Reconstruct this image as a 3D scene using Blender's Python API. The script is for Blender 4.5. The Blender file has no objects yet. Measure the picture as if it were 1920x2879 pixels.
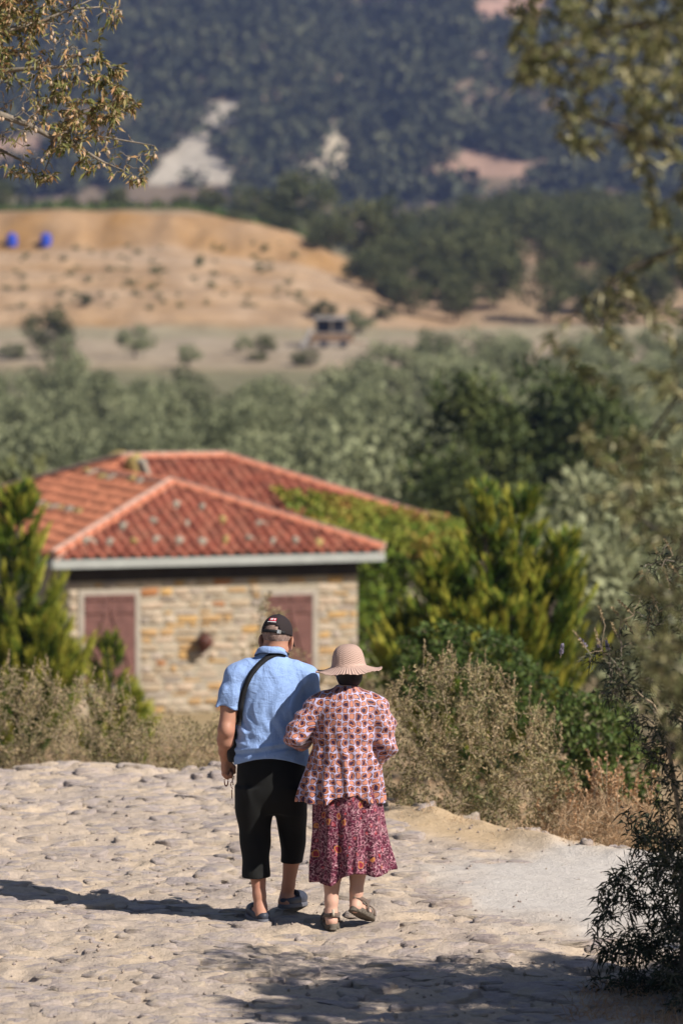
import bpy, math, random
import numpy as np
from mathutils import Vector, Matrix
from mathutils.bvhtree import BVHTree

# ------------------------------------------------------------------ camera, sky, sun, exposure
SC = bpy.context.scene
COL = SC.collection
CAMZ = 3.51
FPX = 2879 / 36.0 * 135.0            # focal length in photo pixels
PITCH = math.atan((1439.5 - 800.0) / FPX)
cam_d = bpy.data.cameras.new('camera')
cam = bpy.data.objects.new('camera', cam_d)
COL.objects.link(cam)
cam.location = (0, 0, CAMZ)
cam.rotation_euler = (math.pi / 2 - PITCH, 0, 0)
cam_d.sensor_fit = 'VERTICAL'
cam_d.sensor_height = 36.0
cam_d.sensor_width = 24.0
cam_d.lens = 135.0
cam_d.clip_start = 0.5
cam_d.clip_end = 9000
cam_d.dof.use_dof = True
cam_d.dof.focus_distance = 21.0
cam_d.dof.aperture_fstop = 2.6
SC.camera = cam

SUN_EL = math.radians(39)
SUN_H = Vector((0.82, -0.57, 0)).normalized()          # towards the sun, on the ground
SUN_V = Vector((SUN_H.x * math.cos(SUN_EL), SUN_H.y * math.cos(SUN_EL), math.sin(SUN_EL)))
world = bpy.data.worlds.new('World')
SC.world = world
world.use_nodes = True
wn = world.node_tree.nodes
wl = world.node_tree.links
wn.clear()
sky = wn.new('ShaderNodeTexSky')
sky.sky_type = 'NISHITA'
sky.sun_disc = False
sky.sun_elevation = SUN_EL
sky.sun_rotation = math.atan2(SUN_H.x, SUN_H.y)
sky.dust_density = 0.6
bgn = wn.new('ShaderNodeBackground')
bgn.inputs['Strength'].default_value = 0.05
wo = wn.new('ShaderNodeOutputWorld')
wl.new(sky.outputs[0], bgn.inputs['Color'])
wl.new(bgn.outputs[0], wo.inputs['Surface'])
sun_d = bpy.data.lights.new('sun', 'SUN')
sun_d.energy = 5.0
sun_d.angle = math.radians(0.53)
sun_d.color = (1.0, 0.945, 0.86)
sun = bpy.data.objects.new('sun', sun_d)
COL.objects.link(sun)
sun.location = (40, -30, 60)
sun.rotation_euler = (-SUN_V).to_track_quat('-Z', 'Y').to_euler()
SC.view_settings.view_transform = 'Standard'
SC.view_settings.look = 'None'
SC.view_settings.exposure = 0.47
SC.view_settings.gamma = 1.0
SC.view_settings.use_curve_mapping = False
SC.cycles.use_denoising = True
SC.cycles.max_bounces = 6
SC.cycles.diffuse_bounces = 1
SC.cycles.glossy_bounces = 2
SC.cycles.transmission_bounces = 3
SC.cycles.transparent_max_bounces = 4
SC.cycles.volume_bounces = 0

random.seed(7)
RNG = np.random.default_rng(11)
R = math.radians

# ------------------------------------------------------------------ helpers
def P(px, py, Y):
    """photo pixel -> world point at depth Y"""
    xc = (px - 960.0) / FPX
    yc = -(py - 1439.5) / FPX
    dy = math.cos(PITCH) + yc * math.sin(PITCH)
    dz = -math.sin(PITCH) + yc * math.cos(PITCH)
    t = Y / dy
    return Vector((xc * t, Y, CAMZ + dz * t))

def PA(px, py, Y):
    px = np.asarray(px, float); py = np.asarray(py, float); Y = np.asarray(Y, float)
    xc = (px - 960.0) / FPX
    yc = -(py - 1439.5) / FPX
    dy = math.cos(PITCH) + yc * math.sin(PITCH)
    dz = -math.sin(PITCH) + yc * math.cos(PITCH)
    t = Y / dy
    return np.stack([xc * t, Y + 0 * xc, CAMZ + dz * t], -1)

def proj(p):
    p = np.asarray(p, float)
    y = p[..., 1]; z = p[..., 2] - CAMZ
    f = y * math.cos(PITCH) - z * math.sin(PITCH)
    u = y * math.sin(PITCH) + z * math.cos(PITCH)
    return 960 + p[..., 0] / f * FPX, 1439.5 - u / f * FPX

def tag(o, label=None, cat=None, group=None, kind=None):
    if label: o['label'] = label
    if cat: o['category'] = cat
    if group: o['group'] = group
    if kind: o['kind'] = kind
    return o

def empty(name, loc=(0, 0, 0), rz=0.0):
    o = bpy.data.objects.new(name, None)
    o.location = loc
    o.rotation_euler = (0, 0, rz)
    o.empty_display_size = 0.2
    COL.objects.link(o)
    return o

def mesh_np(name, V, F, smooth=False):
    """V (n,3); F (m,3) or (m,4) int array, or a list of such arrays"""
    me = bpy.data.meshes.new(name)
    V = np.asarray(V, np.float32)
    Fs = F if isinstance(F, list) else [F]
    Fs = [np.asarray(f, np.int32) for f in Fs if len(f)]
    me.vertices.add(len(V))
    me.vertices.foreach_set('co', V.ravel())
    loops = np.concatenate([f.ravel() for f in Fs])
    tot = np.concatenate([np.full(len(f), f.shape[1], np.int32) for f in Fs])
    start = np.concatenate([[0], np.cumsum(tot)[:-1]]).astype(np.int32)
    me.loops.add(len(loops))
    me.loops.foreach_set('vertex_index', loops)
    me.polygons.add(len(tot))
    me.polygons.foreach_set('loop_start', start)
    me.polygons.foreach_set('loop_total', tot)
    if smooth:
        me.polygons.foreach_set('use_smooth', np.ones(len(tot), bool))
    me.update(calc_edges=True)
    return me

def set_attr(me, name, vals, typ='FLOAT'):
    a = me.attributes.new(name, typ, 'POINT')
    vals = np.asarray(vals, np.float32)
    a.data.foreach_set({'FLOAT': 'value', 'FLOAT_VECTOR': 'vector', 'FLOAT_COLOR': 'color'}[typ], vals.ravel())

def obj(name, me, mat=None, parent=None):
    o = bpy.data.objects.new(name, me)
    if mat is not None and len(me.materials) == 0:
        me.materials.append(mat)
    COL.objects.link(o)
    if parent is not None:
        o.parent = parent
    return o

class MB:
    """collects simple shapes into one mesh"""
    def __init__(s):
        s.v = []; s.f = []
    def add(s, V, F):
        n = len(s.v)
        s.v.extend([tuple(p) for p in V])
        s.f.extend([tuple(i + n for i in f) for f in F])
    def box(s, lo, hi, M=None):
        x0, y0, z0 = lo; x1, y1, z1 = hi
        V = [Vector(p) for p in ((x0,y0,z0),(x1,y0,z0),(x1,y1,z0),(x0,y1,z0),(x0,y0,z1),(x1,y0,z1),(x1,y1,z1),(x0,y1,z1))]
        if M is not None: V = [M @ p for p in V]
        s.add(V, [(0,3,2,1),(4,5,6,7),(0,1,5,4),(1,2,6,5),(2,3,7,6),(3,0,4,7)])
    def bar(s, a, b, w, d):
        a = Vector(a); b = Vector(b)
        z = (b - a).normalized()
        x = z.cross(Vector((0, 1, 0)))
        if x.length < 1e-3: x = Vector((1, 0, 0))
        x.normalize(); y = z.cross(x)
        V = []
        for c in (a, b):
            for sx, sy in ((-1,-1),(1,-1),(1,1),(-1,1)):
                V.append(c + x * sx * w / 2 + y * sy * d / 2)
        s.add(V, [(0,3,2,1),(4,5,6,7),(0,1,5,4),(1,2,6,5),(2,3,7,6),(3,0,4,7)])
    def lathe(s, prof, n=16, M=None, cap=True):
        V = []
        for r, z in prof:
            for k in range(n):
                a = 2 * math.pi * k / n
                V.append(Vector((r * math.cos(a), r * math.sin(a), z)))
        if M is not None: V = [M @ p for p in V]
        F = []
        for i in range(len(prof) - 1):
            for k in range(n):
                F.append((i*n+k, i*n+(k+1) % n, (i+1)*n+(k+1) % n, (i+1)*n+k))
        if cap:
            F.append(tuple(range(n))[::-1]); F.append(tuple((len(prof)-1)*n + k for k in range(n)))
        s.add(V, F)
    def build(s, name, mat, parent=None, smooth=False):
        me = bpy.data.meshes.new(name)
        me.from_pydata(s.v, [], s.f)
        if smooth:
            me.polygons.foreach_set('use_smooth', np.ones(len(me.polygons), bool))
        me.update()
        return obj(name, me, mat, parent)

# value noise ------------------------------------------------------
def _hash(ix, iy, iz, seed):
    h = (ix.astype(np.int64) * 374761393 + iy.astype(np.int64) * 668265263 + iz.astype(np.int64) * 2147483647 + seed * 974711) & 0x7fffffff
    h = ((h ^ (h >> 13)) * 1274126177) & 0x7fffffff
    return ((h ^ (h >> 16)) & 0xffff) / 65535.0

def vnoise(x, y, z=None, seed=0):
    x = np.asarray(x, float); y = np.asarray(y, float)
    if z is None: z = np.zeros_like(x + y)
    x, y, z = np.broadcast_arrays(x, y, z)
    ix = np.floor(x); iy = np.floor(y); iz = np.floor(z)
    fx = x - ix; fy = y - iy; fz = z - iz
    fx = fx*fx*(3-2*fx); fy = fy*fy*(3-2*fy); fz = fz*fz*(3-2*fz)
    r = 0
    for dx in (0, 1):
        for dy in (0, 1):
            for dz in (0, 1):
                w = (fx if dx else 1-fx) * (fy if dy else 1-fy) * (fz if dz else 1-fz)
                r = r + w * _hash(ix+dx, iy+dy, iz+dz, seed)
    return r * 2 - 1

def fbm(x, y, z=None, oct=4, seed=0):
    r = 0; a = 1.0; t = 0
    for i in range(oct):
        r = r + a * vnoise(np.asarray(x)*2**i, np.asarray(y)*2**i, None if z is None else np.asarray(z)*2**i, seed + i*17)
        t += a; a *= 0.5
    return r / t

def sstep(a, b, x):
    t = np.clip((np.asarray(x, float) - a) / (b - a), 0, 1)
    return t*t*(3-2*t)

# ------------------------------------------------------------------ node material helpers
class NT:
    def __init__(s, name):
        s.m = bpy.data.materials.new(name); s.m.use_nodes = True
        s.t = s.m.node_tree; s.n = s.t.nodes; s.l = s.t.links
        s.b = s.n['Principled BSDF']; s.out = s.n['Material Output']
        s.b.inputs['Roughness'].default_value = 0.8
        s.b.inputs['Specular IOR Level'].default_value = 0.3
    def node(s, typ, **kw):
        nd = s.n.new(typ)
        for k, v in kw.items(): setattr(nd, k, v)
        return nd
    def put(s, sock, v):
        if isinstance(v, bpy.types.NodeSocket): s.l.new(v, sock)
        else:
            try: sock.default_value = v
            except Exception: sock.default_value = tuple(v) + (1,) if len(v) == 3 else v
    def math(s, op, a, b=None, c=None, clamp=False):
        nd = s.node('ShaderNodeMath', operation=op); nd.use_clamp = clamp
        for i, v in enumerate((a, b, c)):
            if v is not None: s.put(nd.inputs[i], v)
        return nd.outputs[0]
    def attr(s, name, out='Fac'):
        nd = s.node('ShaderNodeAttribute'); nd.attribute_name = name
        return nd.outputs[out]
    def coord(s, out='Object'):
        return s.node('ShaderNodeTexCoord').outputs[out]
    def mapping(s, vec, scale=(1,1,1), rot=(0,0,0), loc=(0,0,0)):
        nd = s.node('ShaderNodeMapping')
        s.put(nd.inputs['Vector'], vec); nd.inputs['Scale'].default_value = scale
        nd.inputs['Rotation'].default_value = rot; nd.inputs['Location'].default_value = loc
        return nd.outputs[0]
    def noise(s, vec, scale, detail=4, rough=0.55, dist=0.0, out='Fac'):
        nd = s.node('ShaderNodeTexNoise')
        if vec is not None: s.put(nd.inputs['Vector'], vec)
        nd.inputs['Scale'].default_value = scale; nd.inputs['Detail'].default_value = detail
        nd.inputs['Roughness'].default_value = rough; nd.inputs['Distortion'].default_value = dist
        return nd.outputs[out]
    def voro(s, vec, scale, feature='F1', out='Distance', rnd=1.0):
        nd = s.node('ShaderNodeTexVoronoi', feature=feature)
        s.put(nd.inputs['Vector'], vec); nd.inputs['Scale'].default_value = scale
        nd.inputs['Randomness'].default_value = rnd
        return nd.outputs[out]
    def ramp(s, fac, stops, interp='LINEAR'):
        nd = s.node('ShaderNodeValToRGB'); cr = nd.color_ramp; cr.interpolation = interp
        while len(cr.elements) < len(stops): cr.elements.new(0.5)
        for e, (p, c) in zip(cr.elements, stops):
            e.position = p; e.color = tuple(c) + (1,) if len(c) == 3 else c
        s.put(nd.inputs['Fac'], fac)
        return nd.outputs['Color']
    def mix(s, fac, a, b, blend='MIX'):
        nd = s.node('ShaderNodeMix', data_type='RGBA', blend_type=blend)
        s.put(nd.inputs['Factor'], fac)
        for i, v in ((6, a), (7, b)):
            if isinstance(v, bpy.types.NodeSocket): s.l.new(v, nd.inputs[i])
            else: nd.inputs[i].default_value = tuple(v) + (1,) if len(v) == 3 else v
        return nd.outputs[2]
    def bump(s, h, strength=0.5, dist=0.01, normal=None):
        nd = s.node('ShaderNodeBump')
        nd.inputs['Strength'].default_value = strength; nd.inputs['Distance'].default_value = dist
        s.put(nd.inputs['Height'], h)
        if normal is not None: s.l.new(normal, nd.inputs['Normal'])
        return nd.outputs[0]
    def color(s, c): s.put(s.b.inputs['Base Color'], c if isinstance(c, bpy.types.NodeSocket) else tuple(c) + (1,)); return s
    def rough(s, v): s.put(s.b.inputs['Roughness'], v); return s
    def normal(s, v): s.l.new(v, s.b.inputs['Normal']); return s

def m_plain(name, c, rough=0.7, var=0.15, scale=6, bump=0.0, bscale=40, metal=0.0, spec=0.3):
    t = NT(name)
    co = t.coord()
    n = t.noise(co, scale, 5)
    dk = tuple(x * (1 - var) for x in c); lt = tuple(min(1, x * (1 + var)) for x in c)
    t.color(t.ramp(n, [(0.3, dk), (0.7, lt)])).rough(rough)
    t.b.inputs['Metallic'].default_value = metal
    t.b.inputs['Specular IOR Level'].default_value = spec
    if bump: t.normal(t.bump(t.noise(co, bscale, 5), bump, 0.01))
    return t.m

def m_leaf(name, stops, trans=0.25, rough=0.6, rnd=False):
    """leaf colour by the per-leaf attribute 'tint'"""
    t = NT(name)
    fac = t.attr('tint')
    if rnd:
        oi = t.node('ShaderNodeObjectInfo').outputs['Random']
        fac = t.math('ADD', fac, t.math('MULTIPLY', t.math('SUBTRACT', oi, 0.5), 0.3), clamp=True)
    c = t.ramp(fac, stops)
    t.color(c).rough(rough)
    t.b.inputs['Specular IOR Level'].default_value = 0.25
    tr = t.node('ShaderNodeBsdfTranslucent'); t.l.new(c, tr.inputs['Color'])
    mx = t.node('ShaderNodeMixShader'); mx.inputs[0].default_value = trans*0.65
    t.l.new(t.b.outputs[0], mx.inputs[1]); t.l.new(tr.outputs[0], mx.inputs[2])
    t.l.new(mx.outputs[0], t.out.inputs['Surface'])
    return t.m

# ------------------------------------------------------------------ vegetation builders
def unit(a):
    return a / np.maximum(np.linalg.norm(a, axis=-1, keepdims=True), 1e-9)

def leaf_arrays(pos, dirs, L, W, droop=0.0):
    n = len(pos)
    d = unit(np.asarray(dirs, float)); pos = np.asarray(pos, float)
    L = np.broadcast_to(np.asarray(L, float), (n,))[:, None]; W = np.broadcast_to(np.asarray(W, float), (n,))[:, None]
    side = unit(np.cross(d, RNG.normal(size=(n, 3))))
    nr = np.cross(side, d)
    tip = pos + d * L + np.array([0, 0, -1.0]) * droop * L
    mid = pos + d * L * 0.45
    V = np.stack([pos, mid + side*W/2 + nr*W*0.18, tip, mid - side*W/2 + nr*W*0.18], 1).reshape(-1, 3)
    F = np.arange(n*4).reshape(-1, 4)
    return V, F

def leaf_mesh(name, pos, dirs, L, W, tint, droop=0.0):
    V, F = leaf_arrays(pos, dirs, L, W, droop)
    me = mesh_np(name, V, F)
    set_attr(me, 'tint', np.repeat(np.broadcast_to(np.asarray(tint, float), (len(pos),)), 4))
    return me

def tubes_mesh(name, p0, p1, r0, r1, sides=5):
    p0 = np.asarray(p0, float); p1 = np.asarray(p1, float); n = len(p0)
    d = unit(p1 - p0)
    ref = np.where(np.abs(d[:, 2:3]) < 0.9, np.array([[0, 0, 1.0]]), np.array([[1.0, 0, 0]]))
    a = unit(np.cross(d, ref)); b = np.cross(d, a)
    p1 = p1 + d * np.asarray(r1)[:, None] * 0.5
    ang = np.arange(sides) * 2 * math.pi / sides
    ring = a[:, None, :] * np.cos(ang)[None, :, None] + b[:, None, :] * np.sin(ang)[None, :, None]
    V = np.concatenate([p0[:, None] + ring*np.asarray(r0)[:, None, None], p1[:, None] + ring*np.asarray(r1)[:, None, None]], 1)
    k = np.arange(sides); k2 = (k + 1) % sides
    base = (np.arange(n) * 2 * sides)[:, None]
    F = np.stack([base + k, base + k2, base + sides + k2, base + sides + k], -1).reshape(-1, 4)
    return mesh_np(name, V.reshape(-1, 3), F, smooth=True)

class Skel:
    """grows a branch skeleton towards target points"""
    def __init__(s):
        s.p = []; s.par = []; s.r = []
    def limb(s, pts, r0, r1, parent=-1):
        n = len(pts)
        last = parent
        for i, q in enumerate(pts):
            s.p.append(np.array(q, float)); s.par.append(last)
            s.r.append(r0 + (r1 - r0) * i / max(1, n - 1)); last = len(s.p) - 1
        return last
    def grow(s, targets, rt=0.004, seg=4, jit=0.05, sag=0.0, shrink=0.62, rmax=0.02, up=0.0):
        T = np.asarray(targets, float)
        A = np.array(s.p)
        dist = np.min(np.linalg.norm(T[:, None] - A[None], axis=2), axis=1)
        tips = []
        pts = list(s.p)
        arr = np.zeros((len(s.p) + len(T) * seg, 3)); arr[:len(A)] = A; cnt = len(A)
        for i in np.argsort(dist):
            t = T[i]
            dd = np.linalg.norm(arr[:cnt] - t, axis=1)
            j = int(np.argmin(dd)); p = arr[j].copy(); L = dd[j]
            if L < 1e-4: continue
            rr = max(rt, min(s.r[j] * shrink, rmax, rt + L * 0.012)); last = j
            for k in range(1, seg + 1):
                f = k / seg
                q = p + (t - p) * f
                if k < seg: q = q + RNG.normal(size=3) * jit * L
                q[2] += (up * math.sin(f * math.pi) - sag * f * f) * L
                arr[cnt] = q; cnt += 1
                s.p.append(q); s.par.append(last); s.r.append(rr + (rt - rr) * f); last = len(s.p) - 1
            tips.append(last)
        return tips
    def mesh(s, name, sides=5, rmin=0.0):
        A = np.array(s.p); par = np.array(s.par); r = np.array(s.r)
        i = np.where((par >= 0) & (r >= rmin))[0]
        r0 = np.minimum(r[par[i]], r[i] * 1.6)
        return tubes_mesh(name, A[par[i]], A[i], r0, r[i], sides)
    def along(s, n, rmax=0.02):
        """random points on thin branches with their direction"""
        A = np.array(s.p); par = np.array(s.par); r = np.array(s.r)
        i = np.where((par >= 0) & (r <= rmax))[0]
        ln = np.linalg.norm(A[i] - A[par[i]], axis=1)
        pick = RNG.choice(i, size=n, p=ln / ln.sum())
        f = RNG.random((n, 1))
        return A[par[pick]] * (1 - f) + A[pick] * f, unit(A[pick] - A[par[pick]])

def in_poly(poly, x, y):
    poly = np.asarray(poly, float); c = np.zeros(len(x), bool)
    j = len(poly) - 1
    for i in range(len(poly)):
        xi, yi = poly[i]; xj, yj = poly[j]
        m = ((yi > y) != (yj > y)) & (x < (xj - xi) * (y - yi) / (yj - yi + 1e-12) + xi)
        c ^= m; j = i
    return c

def edge_dist(poly, x, y):
    poly = np.asarray(poly, float); d = np.full(len(x), 1e9)
    for i in range(len(poly)):
        a = poly[i]; b = poly[(i+1) % len(poly)]
        ab = b - a
        t = np.clip(((x-a[0])*ab[0] + (y-a[1])*ab[1]) / (ab @ ab + 1e-9), 0, 1)
        d = np.minimum(d, np.hypot(x - a[0] - t*ab[0], y - a[1] - t*ab[1]))
    return d

def poly_points(poly, Y, depth, n, dens=None):
    """points filling a rounded volume whose outline was read off the photograph"""
    poly = np.asarray(poly, float); lo = poly.min(0); hi = poly.max(0)
    out = []
    while len(out) < n:
        x = RNG.uniform(lo[0], hi[0], n*2); y = RNG.uniform(lo[1], hi[1], n*2)
        k = in_poly(poly, x, y)
        if dens is not None: k &= RNG.random(n*2) < dens(x, y)
        x, y = x[k], y[k]
        if not len(x): continue
        d = edge_dist(poly, x, y); d = np.minimum(1, d / (0.35 * min(hi - lo)))
        half = depth * np.sqrt(np.maximum(0.05, 1 - (1 - d)**2))
        yy = Y + RNG.uniform(-1, 1, len(x)) * half
        out.extend(list(PA(x, y, yy)))
    return np.array(out[:n])
# ------------------------------------------------------------------ terrain
EDGE_X = [-12, -6, -2.5, -0.8, 0.33, 0.9, 1.35, 1.75, 4, 8, 14]
EDGE_Y = [29.5, 28.6, 28.0, 27.8, 25.9, 25.1, 24.2, 23.8, 22.6, 21.4, 20]
def edge_y(x): return np.interp(x, EDGE_X, EDGE_Y)
HOUSE_YAW = R(19.0)
CU = np.array([math.cos(HOUSE_YAW), math.sin(HOUSE_YAW)]); CV = np.array([-math.sin(HOUSE_YAW), math.cos(HOUSE_YAW)])
HO = P(152, 1575, 77.4)                                  # left front eave corner
def house_uv(x, y):
    dx = x - HO.x; dy = y - HO.y
    return dx*CU[0] + dy*CU[1], dx*CV[0] + dy*CV[1]

BANK_X = [-90, -46, -17, -7.0, 3.5, 13, 21]
def H(x, y):
    x, y = np.broadcast_arrays(np.asarray(x, float), np.asarray(y, float))
    e = edge_y(x)
    near = np.where(y < 18, np.clip((18 - y) * 0.105, 0, 1.95), 0.0)
    s = np.maximum(0, y - e)
    near = near - np.minimum(s, 3) * 0.24
    far = np.interp(y, [0, 30, 70, 76, 92, 105, 150, 240, 320, 395, 425, 460], [0, -.95, -5.0, -5.3, -5.4, -6.2, -9.3, -9.6, -8.6, -5.2, -3.9, -1.7])
    z = np.where(s > 0, np.minimum(near, far + 0.0), near)
    # bank with the cut terrace, left of centre
    f = np.interp(x, BANK_X, [1.0, 1.0, 0.98, 0.84, 0.50, 0.14, 0.0]) * (1 + 0.05*fbm(x/11, x*0 + 2, seed=66))
    t = np.interp(y + 1.5*fbm(x/9, y/30, seed=5) + 1.6*fbm(x/2.5, y/12, seed=6)*sstep(496, 503, y), [460, 465, 466.5, 473, 474.2, 481, 482.4, 489, 490.4, 498, 503, 511, 524], [0, 0.05, 0.12, 0.20, 0.27, 0.34, 0.42, 0.48, 0.56, 0.62, 0.66, 0.97, 1.0])
    bank = -1.7 + 15.0 * f * t
    back = np.interp(y, [524, 700, 1000, 1250, 1420], [0, 0.5, 4.0, 11, 17])
    left = bank + back
    rt = np.interp(y, [460, 500, 600, 720, 900, 1250, 1420], [-1.7, 2.5, 8.5, 12.5, 12.5, 20, 29])
    rt = rt + 1.6 * fbm(x/35, y/45, seed=9) * sstep(470, 560, y)
    w = sstep(-6, 22, x - (y - 470) * 0.01)
    w = np.where(y < 524, np.maximum(w * sstep(470, 500, y), 0), w)
    hill = left * (1 - w) + np.maximum(rt, bank) * w
    z = np.where(y > 460, hill, z)
    # mountain
    mt = np.clip(y - 1350, 0, None)
    rg = fbm(x/130, y/420, oct=4, seed=3)
    mz = mt * 0.285 * (1 + 0.0001*mt) + np.minimum(1, mt/180) * (np.abs(rg) * -20 + 7 + 6*fbm(x/40, y/60, seed=21))
    z = z + np.where(y > 1350, np.minimum(mz, 430 + 40*rg), 0)
    # unevenness, more of it far off
    amp = np.interp(y, [0, 30, 60, 110, 400, 600, 1000], [0, 0.05, 0.2, 0.5, 0.4, 1.2, 3])
    u, v = house_uv(x, y)
    onh = np.clip(1 - np.maximum(np.maximum(-2 - u, u - 13), np.maximum(-2 - v, v - 16)) / 5, 0, 1)
    z = z + amp * fbm(x / np.maximum(1.5, amp*14), y / np.maximum(1.5, amp*14), seed=1) * (1 - onh)
    z = np.where(onh >= 1, -5.3, z)
    return z

def Hs(x, y): return float(H(np.array([x]), np.array([y]))[0])

ys = np.concatenate([np.arange(-30, 16, 3.0), np.arange(16, 36, 0.5), np.arange(36, 110, 2.0), np.arange(110, 455, 6.0), np.arange(455, 540, 1.0),
                     np.arange(540, 760, 4.0), np.arange(760, 1340, 14.0), np.arange(1340, 2500, 6.0), np.arange(2500, 5200, 90.0)])
us = np.concatenate([np.linspace(-1, -0.36, 14, endpoint=False), np.linspace(-0.36, 0.36, 150), np.linspace(0.36, 1, 15)[1:]])
YY, UU = np.meshgrid(ys, us, indexing='ij')
XX = UU * (14 + np.abs(YY) * 0.36)
ZZ = H(XX, YY)
ny, nx = XX.shape
inroad = (YY > 8) & (YY < edge_y(XX) + 0.1) & (np.abs(XX) < 4.9)
ZZ = np.where(inroad, ZZ - 0.12, ZZ)
V = np.stack([XX, YY, ZZ], -1).reshape(-1, 3)
i, j = np.meshgrid(np.arange(ny-1), np.arange(nx-1), indexing='ij')
a = (i*nx + j).ravel()
F = np.stack([a, a+1, a+nx+1, a+nx], -1)
# ground colours: dry soil, bank clay, pale scree, red earth, forest floor
def ground_col(x, y):
    px, py = proj(np.stack([x, y, H(x, y)], -1))
    n1 = fbm(x/25, y/25, seed=31)[..., None]; n2 = fbm(x/6, y/6, seed=32)[..., None]
    soil = np.array([0.34, 0.25, 0.15]); straw = np.array([0.36, 0.28, 0.16])
    c = soil + (straw - soil) * (0.5 + 0.5*n1) + 0.03*n2
    olive_floor = np.array([0.20, 0.18, 0.10])
    k = (sstep(95, 140, y) * (1 - sstep(385, 405, y)))[..., None]
    c = c * (1 - k) + olive_floor * k
    # grey-beige field below the bank
    k = (sstep(390, 410, y) * (1 - sstep(458, 466, y)))[..., None]
    c = c * (1-k) + (np.array([0.37, 0.29, 0.20]) + 0.05*n2) * k
    gr = (sstep(440, 446, y) * (1 - sstep(458, 464, y)))[..., None]
    c = c * (1 - 0.4*gr) + np.array([0.26, 0.25, 0.14]) * 0.4*gr
    # bank
    k = (sstep(458, 466, y) * (1 - sstep(521, 526, y)) * (1 - sstep(13, 20, x)))[..., None]
    band = (sstep(500, 504, y + 3*fbm(x/8, y/8, seed=8)) * (1 - sstep(514, 520, y)))[..., None]
    clay = np.array([0.42, 0.285, 0.175]) + 0.07*n2 + 0.04*n1 - 0.05*(np.sin((y + 1.5*fbm(x/9, y/30, seed=5))*2*math.pi/8.1)[..., None] > 0.82)
    c = c * (1-k) + clay * k
    c = c * (1 - band*k) + (np.array([0.37, 0.225, 0.11]) + 0.08*n2) * band * k
    # behind: green scrub floor, dull
    k = sstep(522, 530, y)[..., None]
    fl = np.array([0.17, 0.145, 0.085]) + 0.05*n1 + 0.03*n2
    c = c * (1-k) + fl * k
    # right hand clearings
    k = (sstep(462, 480, y) * (1 - sstep(1300, 1350, y)) * sstep(6, 14, x))[..., None] * np.clip(0.75 + 1.5*n1, 0, 1)
    c = c * (1-k) + np.array([0.36, 0.24, 0.15]) * k
    # left: reddish bare ground far off
    k = (sstep(900, 960, y) * (1 - sstep(1400, 1440, y)) * (1 - sstep(-70, -55, x)))[..., None]
    c = c * (1 - 0.9*k) + np.array([0.42, 0.25, 0.17]) * 0.9*k
    # mountain floor and scars
    k = sstep(1330, 1370, y)[..., None]
    c = c * (1-k) + (np.array([0.20, 0.15, 0.10]) + 0.05*n1) * k
    return c, px, py
SCARS = [([(395,515),(440,475),(510,400),(545,310),(580,285),(650,280),(700,320),(625,365),(590,400),(610,440),(650,480),(660,520)], (0.47, 0.41, 0.33)),
         ([(815,500),(880,440),(890,340),(955,355),(995,410),(985,470),(930,505)], (0.45, 0.38, 0.275)),
         ([(1165,505),(1250,460),(1330,420),(1390,425),(1460,462),(1570,478),(1550,498),(1400,505)], (0.37, 0.235, 0.165)),
         ([(900,205),(960,195),(990,225),(940,235)], (0.45, 0.30, 0.2)),
         ([(1060,330),(1085,250),(1110,300),(1090,350)], (0.45, 0.30, 0.2)),
         ([(1290,45),(1330,0),(1560,-20),(1540,30),(1440,52)], (0.47, 0.29, 0.22)),
         ([(980,20),(1010,-20),(1110,-30),(1080,22)], (0.45, 0.28, 0.2)),
         ([(405,195),(430,175),(437,205),(420,210)], (0.45, 0.28, 0.2)),
         ([(725,275),(790,255),(800,290),(740,300)], (0.45, 0.32, 0.2)),
         ([(-200,420),(0,390),(130,380),(150,420),(60,455),(-200,470)], (0.46, 0.30, 0.22))]
def scar_mask(px, py, grow=False):
    best = np.full(np.shape(px), -1, int); w = np.zeros(np.shape(px))
    qx = px + 14*fbm(px/30, py/30, seed=77); qy = py + 14*fbm(px/30, py/30, seed=78)
    for s, (poly, c) in enumerate(SCARS):
        m = in_poly(poly, np.ravel(qx), np.ravel(qy)) if not grow else (in_poly(poly, np.ravel(qx), np.ravel(qy)) | in_poly(poly, np.ravel(qx), np.ravel(qy) - 22) | in_poly(poly, np.ravel(qx), np.ravel(qy) - 44)).reshape(np.shape(px))
        best = np.where(m, s, best)
    return best
gc, gpx, gpy = ground_col(V[:, 0], V[:, 1])
sm = scar_mask(gpx, gpy)
for s, (poly, c) in enumerate(SCARS):
    m = (sm == s) & (V[:, 1] > 1200)
    gc[m] = np.array(c) * (1 + 0.12*vnoise(V[m, 0]/9, V[m, 1]/30, seed=5))[:, None]
me = mesh_np('ground', V, F, smooth=True)
set_attr(me, 'soil', np.concatenate([np.clip(gc, 0.02, 0.8), np.ones((len(gc), 1))], 1), 'FLOAT_COLOR')
t = NT('ground_soil')
co = t.coord()
n = t.noise(t.mapping(co, (1, 0.5, 1)), 0.35, 8, 0.65)
t.color(t.mix(0.55, t.attr('soil', 'Color'), t.ramp(n, [(0.25, (0.45, 0.42, 0.38)), (0.75, (1.35, 1.35, 1.35))]), 'MULTIPLY')).rough(0.95)
t.normal(t.bump(t.noise(co, 2.0, 8, 0.7), 0.6, 0.3))
tag(obj('ground', me, t.m), kind='structure')

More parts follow.
